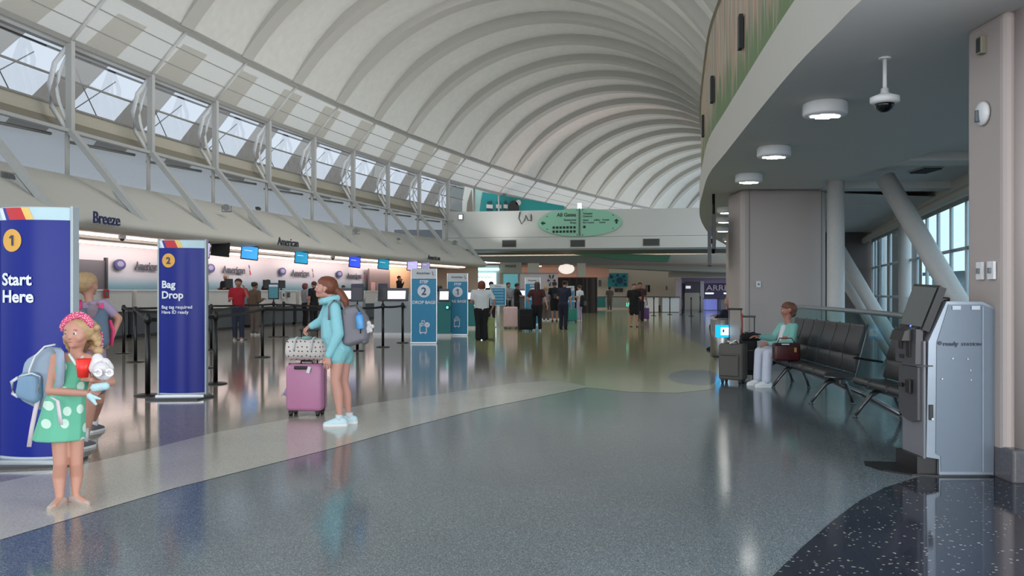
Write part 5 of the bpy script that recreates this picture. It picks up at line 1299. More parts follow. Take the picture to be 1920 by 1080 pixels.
limb(b, (g(112, 790, .0), .058), (kA, .040), (g(111, 893, .02), .040), (aA, .024)); limb(b, (g(142, 790, .04), .056), (kB, .039), (g(144, 890, .07), .039), (aB, .024))
hull_into(b, (V3(aA.x, aA.y, .05), .024), (V3(aA.x+.005, aA.y-.075, .026), .016)); hull_into(b, (V3(aB.x, aB.y, .05), .024), (V3(aB.x+.075, aB.y-.03, .026), .016))
ex = bmesh.new(); hand_forms(ex, wrL, V3(.9, -.35, .1), V3(.2, .6, .7), V3(0, -.3, 1), .105, .55); hand_forms(ex, wrR, V3(-.85, -.4, .35), V3(.1, .9, .2), V3(0, -.2, 1), .105, .6)
fuse('body', b, skin_a, girl, .0065, 4, ex)
face_parts(girl, hc, fw, Rg, M_('eye_blue', 70, 84, 104, .2))
mint = dotted('mint_polka_dress', c(98, 176, 146), c(196, 222, 208), 8.5, .24, .45)
b = bmesh.new()
hull_into(b, (g(112, 676, .02), .040), (g(160, 678, .02), .040), (g(137, 712, .02), (.10, .078, .03)))
hull_into(b, (g(137, 706, .02), (.10, .078, .03)), (g(125, 745, .02), (.115, .085, .03)))
hull_into(b, (g(123, 744, .02), (.118, .088, .03)), (g(113, 812, .02), (.150, .115, .012)), (g(110, 824, .02), (.157, .118, .006)))
fuse('dress', b, mint, girl, .0075, 3)
obj('collar', T([g(130, 664, -.05), g(143, 684, -.08), g(156, 668, -.05)], [.008, .013, .008], 8), M_('collar_white', 206, 224, 218, .7), girl, True)
# curly blonde hair
b = bmesh.new(); rnd = random.Random(3)
hull_into(b, (hc+V3(.022, .03, .028), (.090, .088, .078)), (hc+V3(.012, .015, .042), (.082, .080, .062)))
for k in range(34):
    a = rnd.uniform(-.9, 2.2); z = rnd.uniform(-.115, .045); rr_ = .078+rnd.uniform(0, .028)+max(0, -z)*.18
    dx, dy_ = math.cos(a)*rr_, math.sin(a)*rr_
    if dy_ < -.015 or (dx < -.05 and z < -.06): continue
    hull_into(b, (hc+V3(dx+.012, dy_, z), rnd.uniform(.018, .03)))
for k in range(7): hull_into(b, (hc+V3(-.068-.004*k % .01, -.012+.012*k, -.02-.016*k), .017))
fuse('hair', b, hr_blond, girl, .0055, 1)
pd = dotted('pink_dotted_band', c(206, 70, 112), c(240, 214, 222), 85, .22, .7)
bb = []
for k in range(13):
    a = PI*(.02+.96*k/12); bb.append(hc+V3(.004+.088*math.cos(a)*-1, -.008-.014*math.sin(a), .022+.092*math.sin(a)-.012*math.cos(a)))
obj('headband', T(bb, [.014]+[.023]*11+[.014], 8), pd, girl, True)
kn = bmesh.new(); hull_into(kn, (bb[7]+V3(.012, -.01, .01), (.022, .016, .014))); obj('headband_knot', kn, pd, girl, True)
sand = M_('sandal_glitter', 168, 152, 144, .5, var=.25, scale=200)
for an, d in ((aA, (-.12, -1)), (aB, (1, -.35))): shoe(girl, V3(an.x, an.y, 0), d, .155, sand, 'sandal')
# her backpack
bpk = M_('backpack_pale_blue', 146, 162, 180, .7, bump=.1); bpk2 = M_('backpack_pocket_blue', 116, 146, 174, .7); trimw = M_('backpack_piping', 208, 212, 216, .6); strap_p = M_('strap_pale_pink', 206, 192, 200, .7)
t = thing('backpack', 'pale blue child backpack with white piping on the small girl in mint', 'backpack', O)
b = bmesh.new(); hull_into(b, (g(98, 672, .13), .075), (g(72, 690, .14), .085), (g(60, 735, .15), .075), (g(86, 748, .13), .075), (g(100, 720, .12), .07), n=14)
fuse('body', b, bpk, t, .009, 2)
b = bmesh.new(); hull_into(b, (g(50, 712, .07), .05), (g(44, 735, .07), .045), (g(66, 742, .05), .05), (g(66, 712, .05), .05)); fuse('pocket', b, bpk2, t, .008, 2)
obj('piping', T([g(104, 646, .05), g(84, 650, .05), g(66, 668, .04), g(56, 692, .03), g(54, 700, .02)], .007, 6), trimw, t, True)
obj('piping', T([g(36, 706, .04), g(60, 700, .0), g(76, 706, -.01), g(70, 738, .0)], .006, 6), trimw, t, True)
obj('side_loop', T([g(34, 708, .06), g(22, 716, .06), g(24, 738, .06), g(34, 744, .06)], .011, 6), trimw, t, True)
def ribbon(name, pts, w, m, parent, wd_=V3(1, 0, 0), th=.005):
    bm = sweep(lambda k: [pts[k]-wd_*w/2, pts[k]+wd_*w/2, pts[k]+wd_*w/2+V3(0, th, 0), pts[k]-wd_*w/2+V3(0, th, 0)], list(range(len(pts))), closed=True); return obj(name, bm, m, parent)
ribbon('shoulder_strap', [g(106, 652, .05), g(112, 660, -.055), g(114, 690, -.085), g(112, 720, -.075), g(100, 742, -.03)], .05, bpk, t)
ribbon('hanging_strap', [g(72, 745, .04), g(66, 770, .02), g(60, 800, .01), g(54, 838, .0)], .028, strap_p, t)
ribbon('hanging_strap', [g(96, 745, -.10), g(108, 752, -.11), g(111, 775, -.135), g(114, 797, -.14)], .022, strap_p, t)
# what she holds
t = thing('toy_cup', 'bright red cup held against the chest of the small girl', 'cup', O)
q = g(157, 690, -.15)
obj('cup', L([(.034, -.055), (.046, .055), (.043, .055), (.03, -.045), (0, -.045)], 20, o=q), M_('red_cup', 226, 44, 34, .4), t); obj('handle', T([q+V3(.04, 0, .03), q+V3(.065, 0, .01), q+V3(.038, 0, -.02)], .007, 8), MATS['red_cup'], t)
plm = M_('plush_white', 216, 212, 214, .95, bump=.6, scale=120); plb = M_('plush_pale_blue', 176, 208, 214, .95, bump=.5, scale=120)
t = thing('plush_toy', 'white and pale blue plush toys bundled in the arms of the small girl', 'toy', O)
b = bmesh.new(); hull_into(b, (g(190, 694, -.16), .052), (g(196, 700, -.15), .045)); hull_into(b, (g(178, 690, -.15), .036), (g(183, 672, -.13), .032)); hull_into(b, (g(197, 680, -.13), .03), (g(204, 690, -.12), .03))
fuse('body', b, plm, t, .006, 1)
for px, py in ((184, 699), (205, 699)):
    q = g(px, py, -.225); ring = [q+V3(.019*math.cos(2*PI*k/12), 0, .019*math.sin(2*PI*k/12)) for k in range(13)]; obj('ring_ear', T(ring, .008, 6), M_('ring_white', 232, 230, 232, .6), t, True); obj('ring_centre', C(q+V3(0, .004, 0), q+V3(0, .01, 0), .014), plm, t)
b = bmesh.new(); hull_into(b, (g(178, 727, -.19), .026), (g(198, 724, -.19), .024)); fuse('plush_foot', b, plb, t, .005, 1)
b = bmesh.new(); hull_into(b, (g(168, 742, -.19), .018), (g(180, 758, -.19), .008)); hull_into(b, (g(168, 742, -.19), .016), (g(188, 748, -.19), .006)); fuse('plush_tail', b, plb, t, .004, 1)

# ---- the older blonde child behind her
O, g = ruler(-3.72, 7.62)
sis = thing('person', 'blonde child with a ponytail in a lavender shirt behind the blue totem, seen from behind', 'person', O)
hc = g(163, 534); R2 = .092; fw = V3(.55, .83, 0)
shA, shB = g(148, 577), g(194, 572)
elB, wrB = g(223, 597, .02), g(207, 640, -.06); elA, wrA = g(138, 612, .0), g(142, 645, -.1)
b = bmesh.new(); head_forms(b, hc, fw, R2, 14); limb(b, (hc, .05), (g(167, 562), .036), (g(170, 575), .045))
hull_into(b, (shA, .042), (shB, .042), (g(172, 640), (.10, .07, .05))); hull_into(b, (g(172, 640), (.10, .07, .05)), (g(176, 690), (.105, .08, .06)))
limb(b, (shB, .038), (elB, .031), (wrB, .021)); limb(b, (shA, .038), (elA, .031), (wrA, .021))
limb(b, (g(184, 695, .02), .068), (g(186, 750, .12), .045), (g(180, 770, .32), .042), (g(177, 786, .42), .025)); limb(b, (g(168, 695, 0), .068), (g(170, 765, -.12), .045), (g(162, 800, -.25), .042), (g(157, 832, -.38), .026))
ex = bmesh.new(); hand_forms(ex, wrB, V3(-.4, -.4, -.7), V3(-.9, 0, 0), V3(0, -1, 0), .12, .4); hand_forms(ex, wrA, V3(.3, -.3, -.9), V3(1, 0, 0), V3(0, -1, 0), .12, .4)
fuse('body', b, skin_a, sis, .0085, 3, ex)
b = bmesh.new(); hull_into(b, (shA, .052), (shB, .052), (g(172, 640), (.112, .082, .05))); hull_into(b, (g(172, 640), (.112, .082, .05)), (g(175, 690), (.12, .09, .04))); limb(b, (shB, .050), (shB.lerp(elB, .6), .044)); limb(b, (shA, .050), (shA.lerp(elA, .6), .044)); fuse('shirt', b, M_('lavender_shirt', 160, 142, 172, .85, bump=.1), sis, .009, 3)
b = bmesh.new(); hull_into(b, (g(184, 690, .02), .078), (g(168, 690, 0), .078), (g(176, 680), (.118, .09, .03))); limb(b, (g(184, 700, .02), .076), (g(186, 728, .07), .062)); limb(b, (g(168, 700, 0), .076), (g(169, 730, -.05), .062)); fuse('shorts', b, M_('grey_violet_shorts', 112, 104, 124, .85), sis, .009, 3)
b = bmesh.new(); hull_into(b, (hc+V3(-.02, -.025, .02), (.098, .098, .095)), (hc+V3(.0, .0, .035), (.09, .09, .08)));
chain(b, [(hc+V3(-.06, -.07, -.03), .034), (hc+V3(-.085, -.075, -.09), .045), (hc+V3(-.085, -.06, -.17), .034), (hc+V3(-.07, -.05, -.22), .015)]); fuse('hair', b, hr_blond, sis, .007, 2)
hb = hc+V3(-.068, -.075, -.045); obj('hair_tie', T([hb+V3(.034*math.cos(2*PI*k/10), -.01, .034*math.sin(2*PI*k/10)) for k in range(11)], .009, 6), M_('hair_tie', 190, 180, 196, .7), sis, True)
for q, d in ((g(177, 790, .45), (.2, 1)), (g(158, 838, -.42), (.2, 1))):
    obj('sock', C(V3(q.x, q.y, .06), V3(q.x, q.y, .17), .032, .034), M_('sock_white', 214, 216, 220, .8), sis); shoe(sis, V3(q.x, q.y, 0), d, .19, M_('grey_sneaker', 92, 94, 98, .6), 'sneaker', whitep)
pink = M_('neon_pink', 226, 72, 120, .7); bgr = M_('backpack_grey_blue', 92, 110, 132, .7)
t = thing('backpack', 'pink and grey-blue backpack worn by the blonde child behind the totem', 'backpack', O)
b = bmesh.new(); hull_into(b, (g(160, 590, -.13), .06), (g(188, 590, -.13), .06), (g(156, 640, -.15), .07), (g(190, 640, -.15), .07)); fuse('body', b, bgr, t, .01, 2)
b = bmesh.new(); hull_into(b, (g(158, 628, -.22), .035), (g(186, 628, -.22), .035), (g(158, 650, -.21), .035), (g(186, 650, -.21), .035)); fuse('pocket', b, dotted('pink_spotted', c(206, 80, 118), c(240, 220, 226), 45, .28, .7), t, .009, 1)
for px, dx in ((150, 0), (190, 0)): ribbon('shoulder_strap', [g(px, 585, -.07), g(px-2, 568, -.045), g(px-2, 562, .0), g(px-1, 575, .075)], .05, pink, t)
ribbon('side_strap', [g(205, 600, -.08), g(212, 620, -.1), g(208, 648, -.1)], .035, pink, t)
t2 = thing('toy_bear', 'small grey-mauve plush bear head peeking from the pink backpack', 'toy', O)
b = bmesh.new(); hull_into(b, (g(174, 580, -.18), .046), (g(174, 590, -.17), .04)); hull_into(b, (g(166, 569, -.18), .017)); hull_into(b, (g(183, 569, -.18), .017)); fuse('bear', b, M_('bear_mauve', 148, 128, 140, .95, bump=.5, scale=120), t2, .006, 1)

# ---- girl in the turquoise hoodie
O, g = ruler(-1.72, 8.45)
tw = thing('person', 'red-haired girl in a turquoise hoodie and shorts holding the pink suitcase handle', 'person', O)
hc = g(611, 540); R3 = .098; fw = V3(-1, -.12, .10)
shN, shF = g(627, 577, -.10), g(616, 576, .11)
elN, wrN = g(634, 626, -.14), g(616, 668, -.15); elF, wrF = g(604, 602, .10), g(581, 611, .05)
skf = mat('skin_pink_fair', c(194, 144, 130), .55, var=.04)
b = bmesh.new(); head_forms(b, hc, fw, R3, 16); limb(b, (hc+V3(.02, 0, -.03), .052), (g(619, 560), .042), (g(622, 572), .055))
hull_into(b, (shN, .045), (shF, .045), (g(626, 620), (.085, .10, .06))); hull_into(b, (g(626, 620), (.085, .10, .06)), (g(636, 658), (.10, .115, .06)))
limb(b, (shN, .042), (elN, .034), (wrN, .023)); limb(b, (shF, .042), (elF, .034), (wrF, .023))
limb(b, (g(634, 664, -.06), .078), (g(629, 712, -.07), .050), (g(634, 738, -.05), .052), (g(637, 776, -.04), .030)); limb(b, (g(645, 664, .06), .076), (g(644, 715, .08), .049), (g(650, 740, .10), .050), (g(653, 773, .12), .030))
ex = bmesh.new(); hand_forms(ex, wrN, V3(-.15, -.05, -1), V3(0, 1, 0), V3(-1, 0, 0), .15, .35); hand_forms(ex, wrF, V3(-.75, -.15, -.6), V3(-.4, -.1, -.9), V3(0, -1, 0), .14, .75)
fuse('body', b, skf, tw, .0075, 4, ex)
face_parts(tw, hc, fw, R3, M_('eye_grey', 80, 88, 92, .2))
tq = M_('turquoise_fleece', 138, 196, 206, .9, bump=.25, scale=35, var=.05)
b = bmesh.new()
hull_into(b, (shN, .062), (shF, .058), (g(618, 600), (.09, .12, .05))); hull_into(b, (g(620, 598), (.095, .13, .05)), (g(624, 632), (.115, .135, .05))); hull_into(b, (g(624, 630), (.115, .135, .05)), (g(636, 654), (.125, .14, .035)))
limb(b, (shN, .062), (elN, .058), (wrN+V3(0, 0, .01), .036)); limb(b, (shF, .060), (elF, .054), (wrF+V3(.02, 0, 0), .036))
ringp = [g(618, 562)+V3(.085*math.cos(2*PI*k/12)+.01, .09*math.sin(2*PI*k/12), .02*math.cos(2*PI*k/12)-.0) for k in range(13)]
chain(b, [(q, .034) for q in ringp], 8); hull_into(b, (g(626, 560, 0), (.055, .085, .04)), (g(631, 570), (.05, .09, .04)))
fuse('hoodie', b, tq, tw, .009, 3)
b = bmesh.new(); hull_into(b, (g(634, 662, -.06), .092), (g(645, 662, .06), .090), (g(638, 654), (.118, .128, .03))); limb(b, (g(634, 662, -.06), .092), (g(632, 670, -.06), .090)); limb(b, (g(646, 662, .06), .09), (g(646, 670, .07), .088)); fuse('shorts', b, M_('pale_teal_shorts', 128, 186, 192, .85), tw, .009, 2)
b = bmesh.new(); hull_into(b, (hc+V3(.028, 0, .022), (.098, .100, .098)), (hc+V3(.0, 0, .045), (.088, .090, .075)))
chain(b, [(hc+V3(.10, 0, -.02), .038), (hc+V3(.145, 0, -.06), .045), (hc+V3(.185, -.01, -.13), .048), (hc+V3(.20, -.01, -.20), .030), (hc+V3(.21, -.01, -.24), .012)], 10)
fuse('hair', b, hr_aub, tw, .007, 2)
for sx in (-1,): 
    b = bmesh.new(); hull_into(b, (hc+V3(.012, sx*R3*1.02, -.005), (.014, .012, .024)), (hc+V3(.006, sx*R3*.99, -.028), .010)); obj('ear', b, skf, tw, True)
snk = M_('pale_blue_sneaker', 186, 214, 222, .55)
for q, d in ((g(636, 780, -.04), (-1, -.15)), (g(655, 776, .12), (-.9, -.1))):
    shoe(tw, V3(q.x, q.y, 0), d, .215, snk, 'sneaker', whitep); obj('sock', C(V3(q.x, q.y, .05), V3(q.x, q.y, .115), .036, .037), M_('sock_grey', 196, 206, 212, .8), tw)
t = thing('backpack', 'large grey school backpack on the girl in the turquoise hoodie', 'backpack', O); bg = M_('backpack_grey', 122, 120, 128, .8, bump=.1)
b = bmesh.new(); hull_into(b, (g(652, 585), (.06, .12, .06)), (g(668, 580), (.06, .12, .05)), (g(655, 640), (.07, .13, .05)), (g(682, 632), (.06, .12, .05)), (g(683, 600), (.05, .11, .05)), n=12); fuse('body', b, bg, t, .010, 2)
b = bmesh.new(); hull_into(b, (g(680, 612), (.05, .09, .04)), (g(684, 640), (.04, .09, .03))); fuse('pocket', b, M_('backpack_pocket_grey', 112, 110, 120, .8), t, .009, 2)
obj('zip', T([g(656, 574, -.11), g(668, 572, -.12), g(678, 590, -.115), g(676, 625, -.125)], .006, 6), dkgrey, t)
ribbon('shoulder_strap', [g(650, 590, -.10), g(640, 567, -.12), g(627, 562, -.13), g(617, 574, -.165), g(617, 600, -.16)], .045, bg, t, V3(.3, 1, 0).normalized())
t = thing('water_bottle', 'light blue water bottle in the side pocket of the grey backpack', 'bottle', O+g(675, 602, -.15))
obj('bottle', L([(.036, -.075), (.038, -.07), (.038, .04), (.028, .06), (.02, .066), (0, .066)], 20), M_('bottle_blue', 84, 156, 214, .35), t); obj('cap', L([(.022, .06), (.022, .085), (0, .088)], 16), M_('bottle_cap', 66, 120, 190, .4), t); t.rotation_euler.y = -.12
t = thing('plush_charm', 'small white plush charm dangling from the grey backpack', 'toy', O)
b = bmesh.new(); 
for px, py, r in ((691, 606, .026), (698, 612, .022), (688, 616, .022), (695, 620, .02), (686, 624, .016)): hull_into(b, (g(px, py, -.06), r))
hull_into(b, (g(691, 606, -.06), .018), (g(690, 622, -.06), .016)); fuse('charm', b, plm, t, .006, 1); obj('cord', T([g(684, 600, -.06), g(690, 602, -.06)], .004, 6), grey, t)

# ---- wheeled suitcases
def suitcase(name, label, loc, rz, w, h, d, m, handle=0, wheel=.055, ribs=0, trim=blackm, soft=False, hcol=blackm, hang=0):
    t = thing('suitcase', label, 'suitcase', loc, rz)
    obj('shell', B(0, 0, wheel+h/2, w, d, h, bev=.045 if not soft else .035), m, t, True)
    obj('zip_seam', B(0, 0, wheel+h/2, w+.006, .014, h+.004, bev=.003), trim, t)
    if ribs:
        for k in range(ribs): obj('rib', B(-w/2+w*(k+.5)/ribs, -d/2-.002, wheel+h/2, w/ribs*.35, .008, h*.82, bev=.003), m, t)
    if soft:
        obj('front_pocket', B(-.01, -d/2-.012, wheel+h*.42, w*.8, .04, h*.62, bev=.018), m, t); obj('pocket_zip', B(-.01, -d/2-.034, wheel+h*.69, w*.66, .006, .012), trim, t)
    for sx in (-1, 1):
        for sy in (-1, 1):
            x, y = sx*(w/2-.05), sy*(d/2-.045)
            obj('wheel', C((x-.014, y, wheel*.5), (x+.014, y, wheel*.5), wheel*.5, seg=14), trim, t); obj('wheel_mount', B(x, y, wheel*.85, .045, .045, wheel*.5, bev=.006), trim, t)
    obj('top_handle', T([(-.07, 0, wheel+h-.005), (-.055, 0, wheel+h+.028), (.055, 0, wheel+h+.028), (.07, 0, wheel+h-.005)], .009, 8), trim, t)
    if handle:
        for x in (-.09, .09): obj('handle_bar', C((x, d/2-.04, wheel+h-.02), (x, d/2-.04, wheel+h+handle), .008, seg=8), hcol, t)
        obj('grip', B(0, d/2-.04, wheel+h+handle, .22, .03, .028, bev=.01), blackm, t)
    return t
pk = M_('pink_shell', 186, 124, 160, .38, var=.02)
p = F(571, 781)
ps = suitcase('s', 'pink hard-shell cabin suitcase under the dotted duffel bag', (p.x, p.y+.10, 0), -.10, .395, .50, .24, pk, .36)
q = Vector((-.03, -.10, .545)); obj('front_grip', B(-.02, -.125, .52, .15, .03, .035, bev=.01), black, ps); obj('luggage_tag', B(.07, -.145, .50, .035, .004, .07, rot=Euler((0, .3, 0))), whitep, ps)
tg = bmesh.new()
for k in range(7): tube(tg, [(-.215, -.02, .30), (-.225-.008*k, -.03, .22-.006*abs(3-k))], .004, 5)
obj('tassel', tg, M_('tassel_lilac', 176, 164, 190, .8), ps)
df = dotted('duffel_print', c(214, 207, 203), c(76, 66, 74), 21, .17, .3)
t = thing('duffel_bag', 'cream duffel bag with small dark dots resting on the pink suitcase', 'bag', (p.x, p.y+.08, .592), -.10)
b = bmesh.new(); hull_into(b, (V3(-.16, 0, .10), (.065, .11, .10)), (V3(.17, 0, .10), (.065, .11, .10)), (V3(-.17, 0, .16), (.05, .09, .07)), (V3(.17, 0, .16), (.05, .09, .07)), n=16)
for v in b.verts: v.co.z = max(v.co.z, .0)
fuse('bag_body', b, df, t, .008, 2)
for x in (-.10, .09): obj('bag_strap', T([V3(x, .10*math.cos(PI*k/10)*-1.12, .115+.125*math.sin(PI*k/10)) for k in range(11)], .014, 6), M_('duffel_strap', 206, 202, 204, .7), t)
obj('zip', T([V3(-.18, 0, .232), V3(0, 0, .242), V3(.18, 0, .232)], .006, 6), M_('zip_teal', 130, 180, 176, .5), t)
obj('scarf', T([V3(-.03, -.02, .24), V3(.02, -.05, .245), V3(.06, -.01, .24)], .018, 6), MATS['zip_teal'], t, True)

# ---- seated woman
O, g = ruler(3.86, 12.0)
ld = thing('person', 'seated woman with short auburn hair, mint cardigan, white trousers and white shoes', 'person', O)
hc = g(1478, 582); R4 = .095; fw = V3(-.97, .15, -.08)
sF, sN = g(1466, 612, .16), g(1489, 614, -.13)
eF, wF = g(1450, 634, .16), g(1424, 631, .05); eN, wN = g(1484, 644, -.20), g(1444, 645, -.16)
b = bmesh.new(); head_forms(b, hc, fw, R4, 16); limb(b, (hc+V3(.0, 0, -.04), .055), (g(1477, 599), .045), (g(1478, 606), .055))
hull_into(b, (sF, .05), (sN, .05), (g(1473, 638), (.10, .13, .06))); hull_into(b, (g(1473, 638), (.10, .13, .06)), (g(1476, 654), (.10, .14, .055)))
limb(b, (sF, .045), (eF, .036), (wF, .024)); limb(b, (sN, .045), (eN, .036), (wN, .024))
kF, kN = g(1424, 660, .10), g(1440, 662, -.12); aF, aN = g(1421, 712, .12), g(1437, 716, -.14)
limb(b, (g(1476, 659, .08), .075), (kF, .058), (aF, .032)); limb(b, (g(1478, 659, -.08), .075), (kN, .058), (aN, .032))
ex = bmesh.new(); hand_forms(ex, wF, V3(-.95, -.1, .1), V3(0, 0, -1), V3(0, -1, 0), .16, .3); hand_forms(ex, wN, V3(-.95, .1, 0), V3(0, .2, -1), V3(0, 1, 0), .16, .4)
fuse('body', b, mat('skin_rosy', c(172, 116, 102), .55, var=.04), ld, .009, 3, ex)
face_parts(ld, hc, fw, R4)
cd = M_('mint_cardigan', 128, 186, 178, .9, bump=.2, scale=40)
b = bmesh.new(); hull_into(b, (sF, .062), (sN, .064), (g(1478, 630), (.115, .15, .05))); hull_into(b, (g(1480, 628), (.11, .15, .05)), (g(1484, 656), (.10, .16, .05))); limb(b, (sF, .062), (eF, .055), (wF, .035)); limb(b, (sN, .066), (eN, .060), (wN, .038)); fuse('cardigan', b, cd, ld, .010, 3)
b = bmesh.new(); hull_into(b, (g(1470, 612), (.04, .05, .03)), (g(1467, 640), (.075, .075, .06))); fuse('white_top', b, M_('white_top', 216, 218, 222, .8), ld, .009, 2)
wp = M_('white_trousers', 206, 210, 226, .8)
b = bmesh.new(); limb(b, (g(1474, 659, .08), .088), (kF, .072), (aF+V3(0, 0, .03), .066)); limb(b, (g(1476, 659, -.08), .088), (kN, .074), (aN+V3(0, 0, .03), .068)); hull_into(b, (g(1476, 658, .08), .09), (g(1478, 658, -.08), .09)); fuse('trousers', b, wp, ld, .010, 2)
for a_ in (aF, aN): shoe(ld, V3(a_.x, a_.y, 0), (-1, -.15), .23, M_('white_shoe', 226, 228, 230, .5), 'sneaker', whitep)
b = bmesh.new(); hull_into(b, (hc+V3(.03, 0, .02), (.100, .100, .098)), (hc+V3(-.005, 0, .05), (.09, .095, .075))); hull_into(b, (hc+V3(.055, 0, -.04), (.055, .085, .06))); fuse('hair', b, M_('hair_auburn_short', 104, 66, 46, .6, var=.3, scale=40), ld, .008, 2)
q = g(1411, 625, .06)
t = thing('tablet_device', 'dark flat tablet held by the seated woman', 'tablet', O+q); obj('slab', B(0, 0, 0, .20, .15, .014, bev=.004), black, t); obj('screen', B(0, 0, .008, .18, .13, .002), screenm, t); t.rotation_euler = (0, .12, 0)
# handbag beside her on the bench
hb = M_('burgundy_leather', 68, 22, 28, .35, bump=.1)
q = P(1474, 674, 11.45)
t = thing('handbag', 'burgundy leather handbag on the bench beside the seated woman', 'handbag', (q.x, q.y, .402), -.05)
obj('bag_body', B(0, 0, .12, .35, .14, .24, bev=.03), hb, t, True); obj('flap_trim', B(0, -.072, .215, .33, .01, .03), M_('burgundy_dark', 44, 16, 20, .4), t); obj('tag', B(.10, -.082, .15, .03, .008, .06), M_('gold_tag', 190, 160, 90, .4, metal=.6), t); obj('clasp', B(-.03, -.08, .225, .10, .01, .014), whitep, t)
obj('bag_strap', T([V3(-.12, .0, .23), V3(-.08, .03, .30), V3(.08, .03, .30), V3(.12, 0, .23)], .008, 6), hb, t)
# her luggage
tw_m = M_('taupe_canvas', 92, 88, 84, .8, bump=.2, scale=80)
p = F(1378, 720)
t = suitcase('g', 'grey-brown soft wheeled suitcase with white tags by the seated woman', (p.x, p.y+.1, 0), -.62, .36, .52, .24, tw_m, .50, soft=True, hcol=M_('handle_steel', 110, 110, 114, .35, metal=.7))
obj('luggage_tag', B(-.02, -.05, .60, .10, .05, .006, rot=Euler((.4, .3, .5))), whitep, t); obj('luggage_tag', B(.03, -.09, .605, .04, .11, .006, rot=Euler((.5, .1, -.8))), whitep, t)
p = F(1409, 712)
t = suitcase('b', 'black wheeled bag with an orange strap behind the grey-brown suitcase', (p.x+.02, p.y+.25, 0), -.3, .26, .55, .22, M_('black_canvas', 24, 24, 26, .8), .34, soft=True)
obj('orange_strap', T([V3(-.09, .05, .98), V3(-.10, -.02, .85), V3(-.09, -.06, .66)], .013, 6), M_('orange_strap', 196, 66, 34, .6), t, True)
q = P(1408, 640, 12.55)
b = bmesh.new(); hull_into(b, (V3(-.08, 0, .06), .06), (V3(.14, 0, .05), .05), (V3(.02, 0, .10), .05)); t = thing('shoulder_bag', 'small black bag lying on top of the black wheeled bag', 'bag', (q.x, q.y+.1, .60)); fuse('bag_body', b, c_black, t, .01, 2); obj('zip', T([V3(-.08, -.02, .115), V3(.05, -.03, .145)], .006, 6), whitep, t)

# ---- traveller sitting beyond the steel bin
O, g = ruler(Bx(1364, 19.6), 19.6)
fr = thing('person', 'seated traveller with reddish hair and navy jacket beyond the steel bin', 'person', O)
hc = g(1366, 566); b = bmesh.new(); head_forms(b, hc, V3(-.9, -.4, -.1), .10, 12); limb(b, (hc, .055), (g(1366, 578), .05)); hull_into(b, (g(1356, 586), .06), (g(1374, 586), .06), (g(1368, 606), .12))
limb(b, (g(1356, 586), .045), (g(1348, 598, -.1), .04), (g(1342, 592, -.2), .03)); limb(b, (g(1368, 610, .08), .09), (g(1336, 612, -.05), .065), (g(1338, 650, -.05), .04)); limb(b, (g(1368, 610, -.08), .09), (g(1340, 614, -.15), .065), (g(1342, 652, -.15), .04))
ex = bmesh.new(); hand_forms(ex, g(1342, 592, -.2), V3(-.9, -.3, .1), V3(0, 0, -1), V3(0, -1, 0), .17, .3); fuse('body', b, skin_a, fr, .014, 2, ex)
b = bmesh.new(); hull_into(b, (g(1356, 586), .075), (g(1374, 586), .075), (g(1369, 608), .15)); limb(b, (g(1356, 586), .06), (g(1348, 598, -.1), .055), (g(1343, 593, -.18), .045)); fuse('jacket', b, c_navy, fr, .014, 2)
b = bmesh.new(); limb(b, (g(1368, 610, .08), .1), (g(1336, 612, -.05), .078), (g(1338, 648, -.05), .06)); limb(b, (g(1368, 610, -.08), .1), (g(1340, 614, -.15), .078), (g(1342, 650, -.15), .06)); fuse('trousers', b, c_black, fr, .014, 2)
b = bmesh.new(); hull_into(b, (hc+V3(.03, .02, .02), .108)); hull_into(b, (hc+V3(.05, .02, -.02), .09), (hc+V3(.04, -.02, -.2), .085)); fuse('hair', b, hr_aub, fr, .012, 1)
face_parts(fr, hc, V3(-.9, -.4, -.1), .10)
for q in (g(1338, 655, -.05), g(1342, 657, -.15)): shoe(fr, V3(q.x, q.y, 0), (-1, -.2), .24, c_black)
t = thing('stool', 'dark seat under the traveller beyond the steel bin', 'seat', (O.x+.08, O.y, 0)); obj('seat', B(0, 0, .42, .46, .46, .08, bev=.02), leather, t)
for sx in (-1, 1):
    for sy in (-1, 1): obj('leg', C((sx*.18, sy*.18, 0), (sx*.18, sy*.18, .39), .018, seg=8), bfr, t)

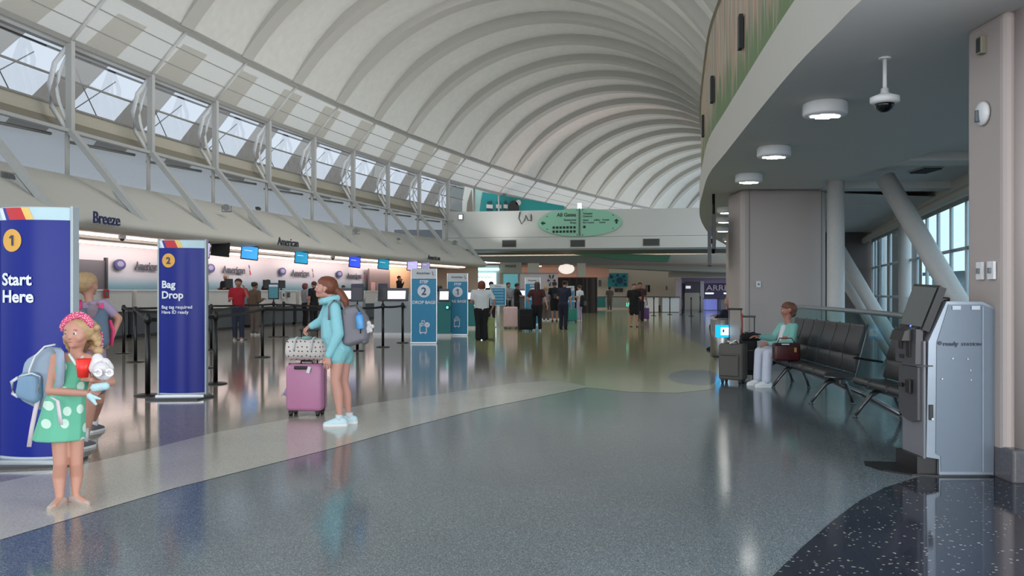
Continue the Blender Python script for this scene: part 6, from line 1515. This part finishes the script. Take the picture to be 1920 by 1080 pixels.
# ---- luggage farther down the hall
p = F(957, 616); suitcase('p', 'pale pink suitcase with raised handle right of the poster stand', (p.x, p.y, 0), .0, .52, .74, .3, M_('pale_pink_shell', 212, 180, 182, .4), .34, ribs=5, hcol=alu)
p = F(985, 621); suitcase('k', 'tall black rounded suitcase between the pale pink one and the brown-haired traveller', (p.x, p.y, 0), .25, .46, .70, .32, c_black, 0, soft=True)
p = F(1073, 604); suitcase('t', 'teal suitcase right of the navy uniform', (p.x, p.y, 0), .0, .42, .56, .28, M_('teal_shell', 26, 128, 116, .4), .0, ribs=4)
p = F(1208, 600); suitcase('v', 'purple suitcase pulled by the walker in dark red', (p.x, p.y, 0), .1, .44, .52, .28, M_('purple_shell', 92, 50, 104, .4), .42)
for px, py, Y, yaw_, lb in ((1092.5, 563, 39.76, .9, 'black backpack on the person in the white shirt by the far kiosks'), (1041, 549, 38.22, .2, 'dark backpack on the tall person in black shorts')):
    q = P(px, py, Y); t = thing('backpack', lb, 'backpack', q, yaw_); b = bmesh.new(); hull_into(b, (V3(0, 0, .15), (.15, .1, .1)), (V3(0, 0, -.22), (.17, .12, .1))); fuse('body', b, c_black, t, .02, 2); obj('pocket', B(0, -.12, -.15, .22, .08, .22, bev=.03), dkgrey, t)
q = P(918, 598, 23.6)
t = thing('tote_bag', 'lime and grey tote bag hanging behind the person in the white top', 'bag', (q.x, q.y, .28)); b = bmesh.new(); hull_into(b, (V3(0, 0, .30), (.16, .07, .06)), (V3(0, 0, -.20), (.12, .09, .07))); fuse('bag_body', b, M_('lime_bag', 140, 150, 96, .7, var=.25, scale=9), t, .016, 2); obj('handle', T([V3(-.08, 0, .32), V3(-.04, 0, .55), V3(.04, 0, .55), V3(.08, 0, .32)], .01, 6), grey, t)

q = P(1177, 571, 32.6); t = thing('phone', 'small added panel glowing green beside the walker in black', 'phone', q); obj('case', B(0, 0, 0, .10, .02, .16, bev=.008), black, t); obj('screen', B(0, -.014, 0, .085, .006, .14), mat('green_glow', c(80, 240, 190), emit=3), t)  # made-up glowing panel for a green spot of unknown source
for px, py, lb in ((1296, 593, 'far thin stanchion nearest the purple shop board'), (1313, 585, 'far thin stanchion in front of the glowing shop counter'), (1279, 590, 'far dark stanchion beside the pale shop pillar'), (1226, 592, 'far thin stanchion before the two white counters'), (1256, 590, 'far thin stanchion before the low brown box')):
    stanchion(px, py, lb)
#@@NEXT
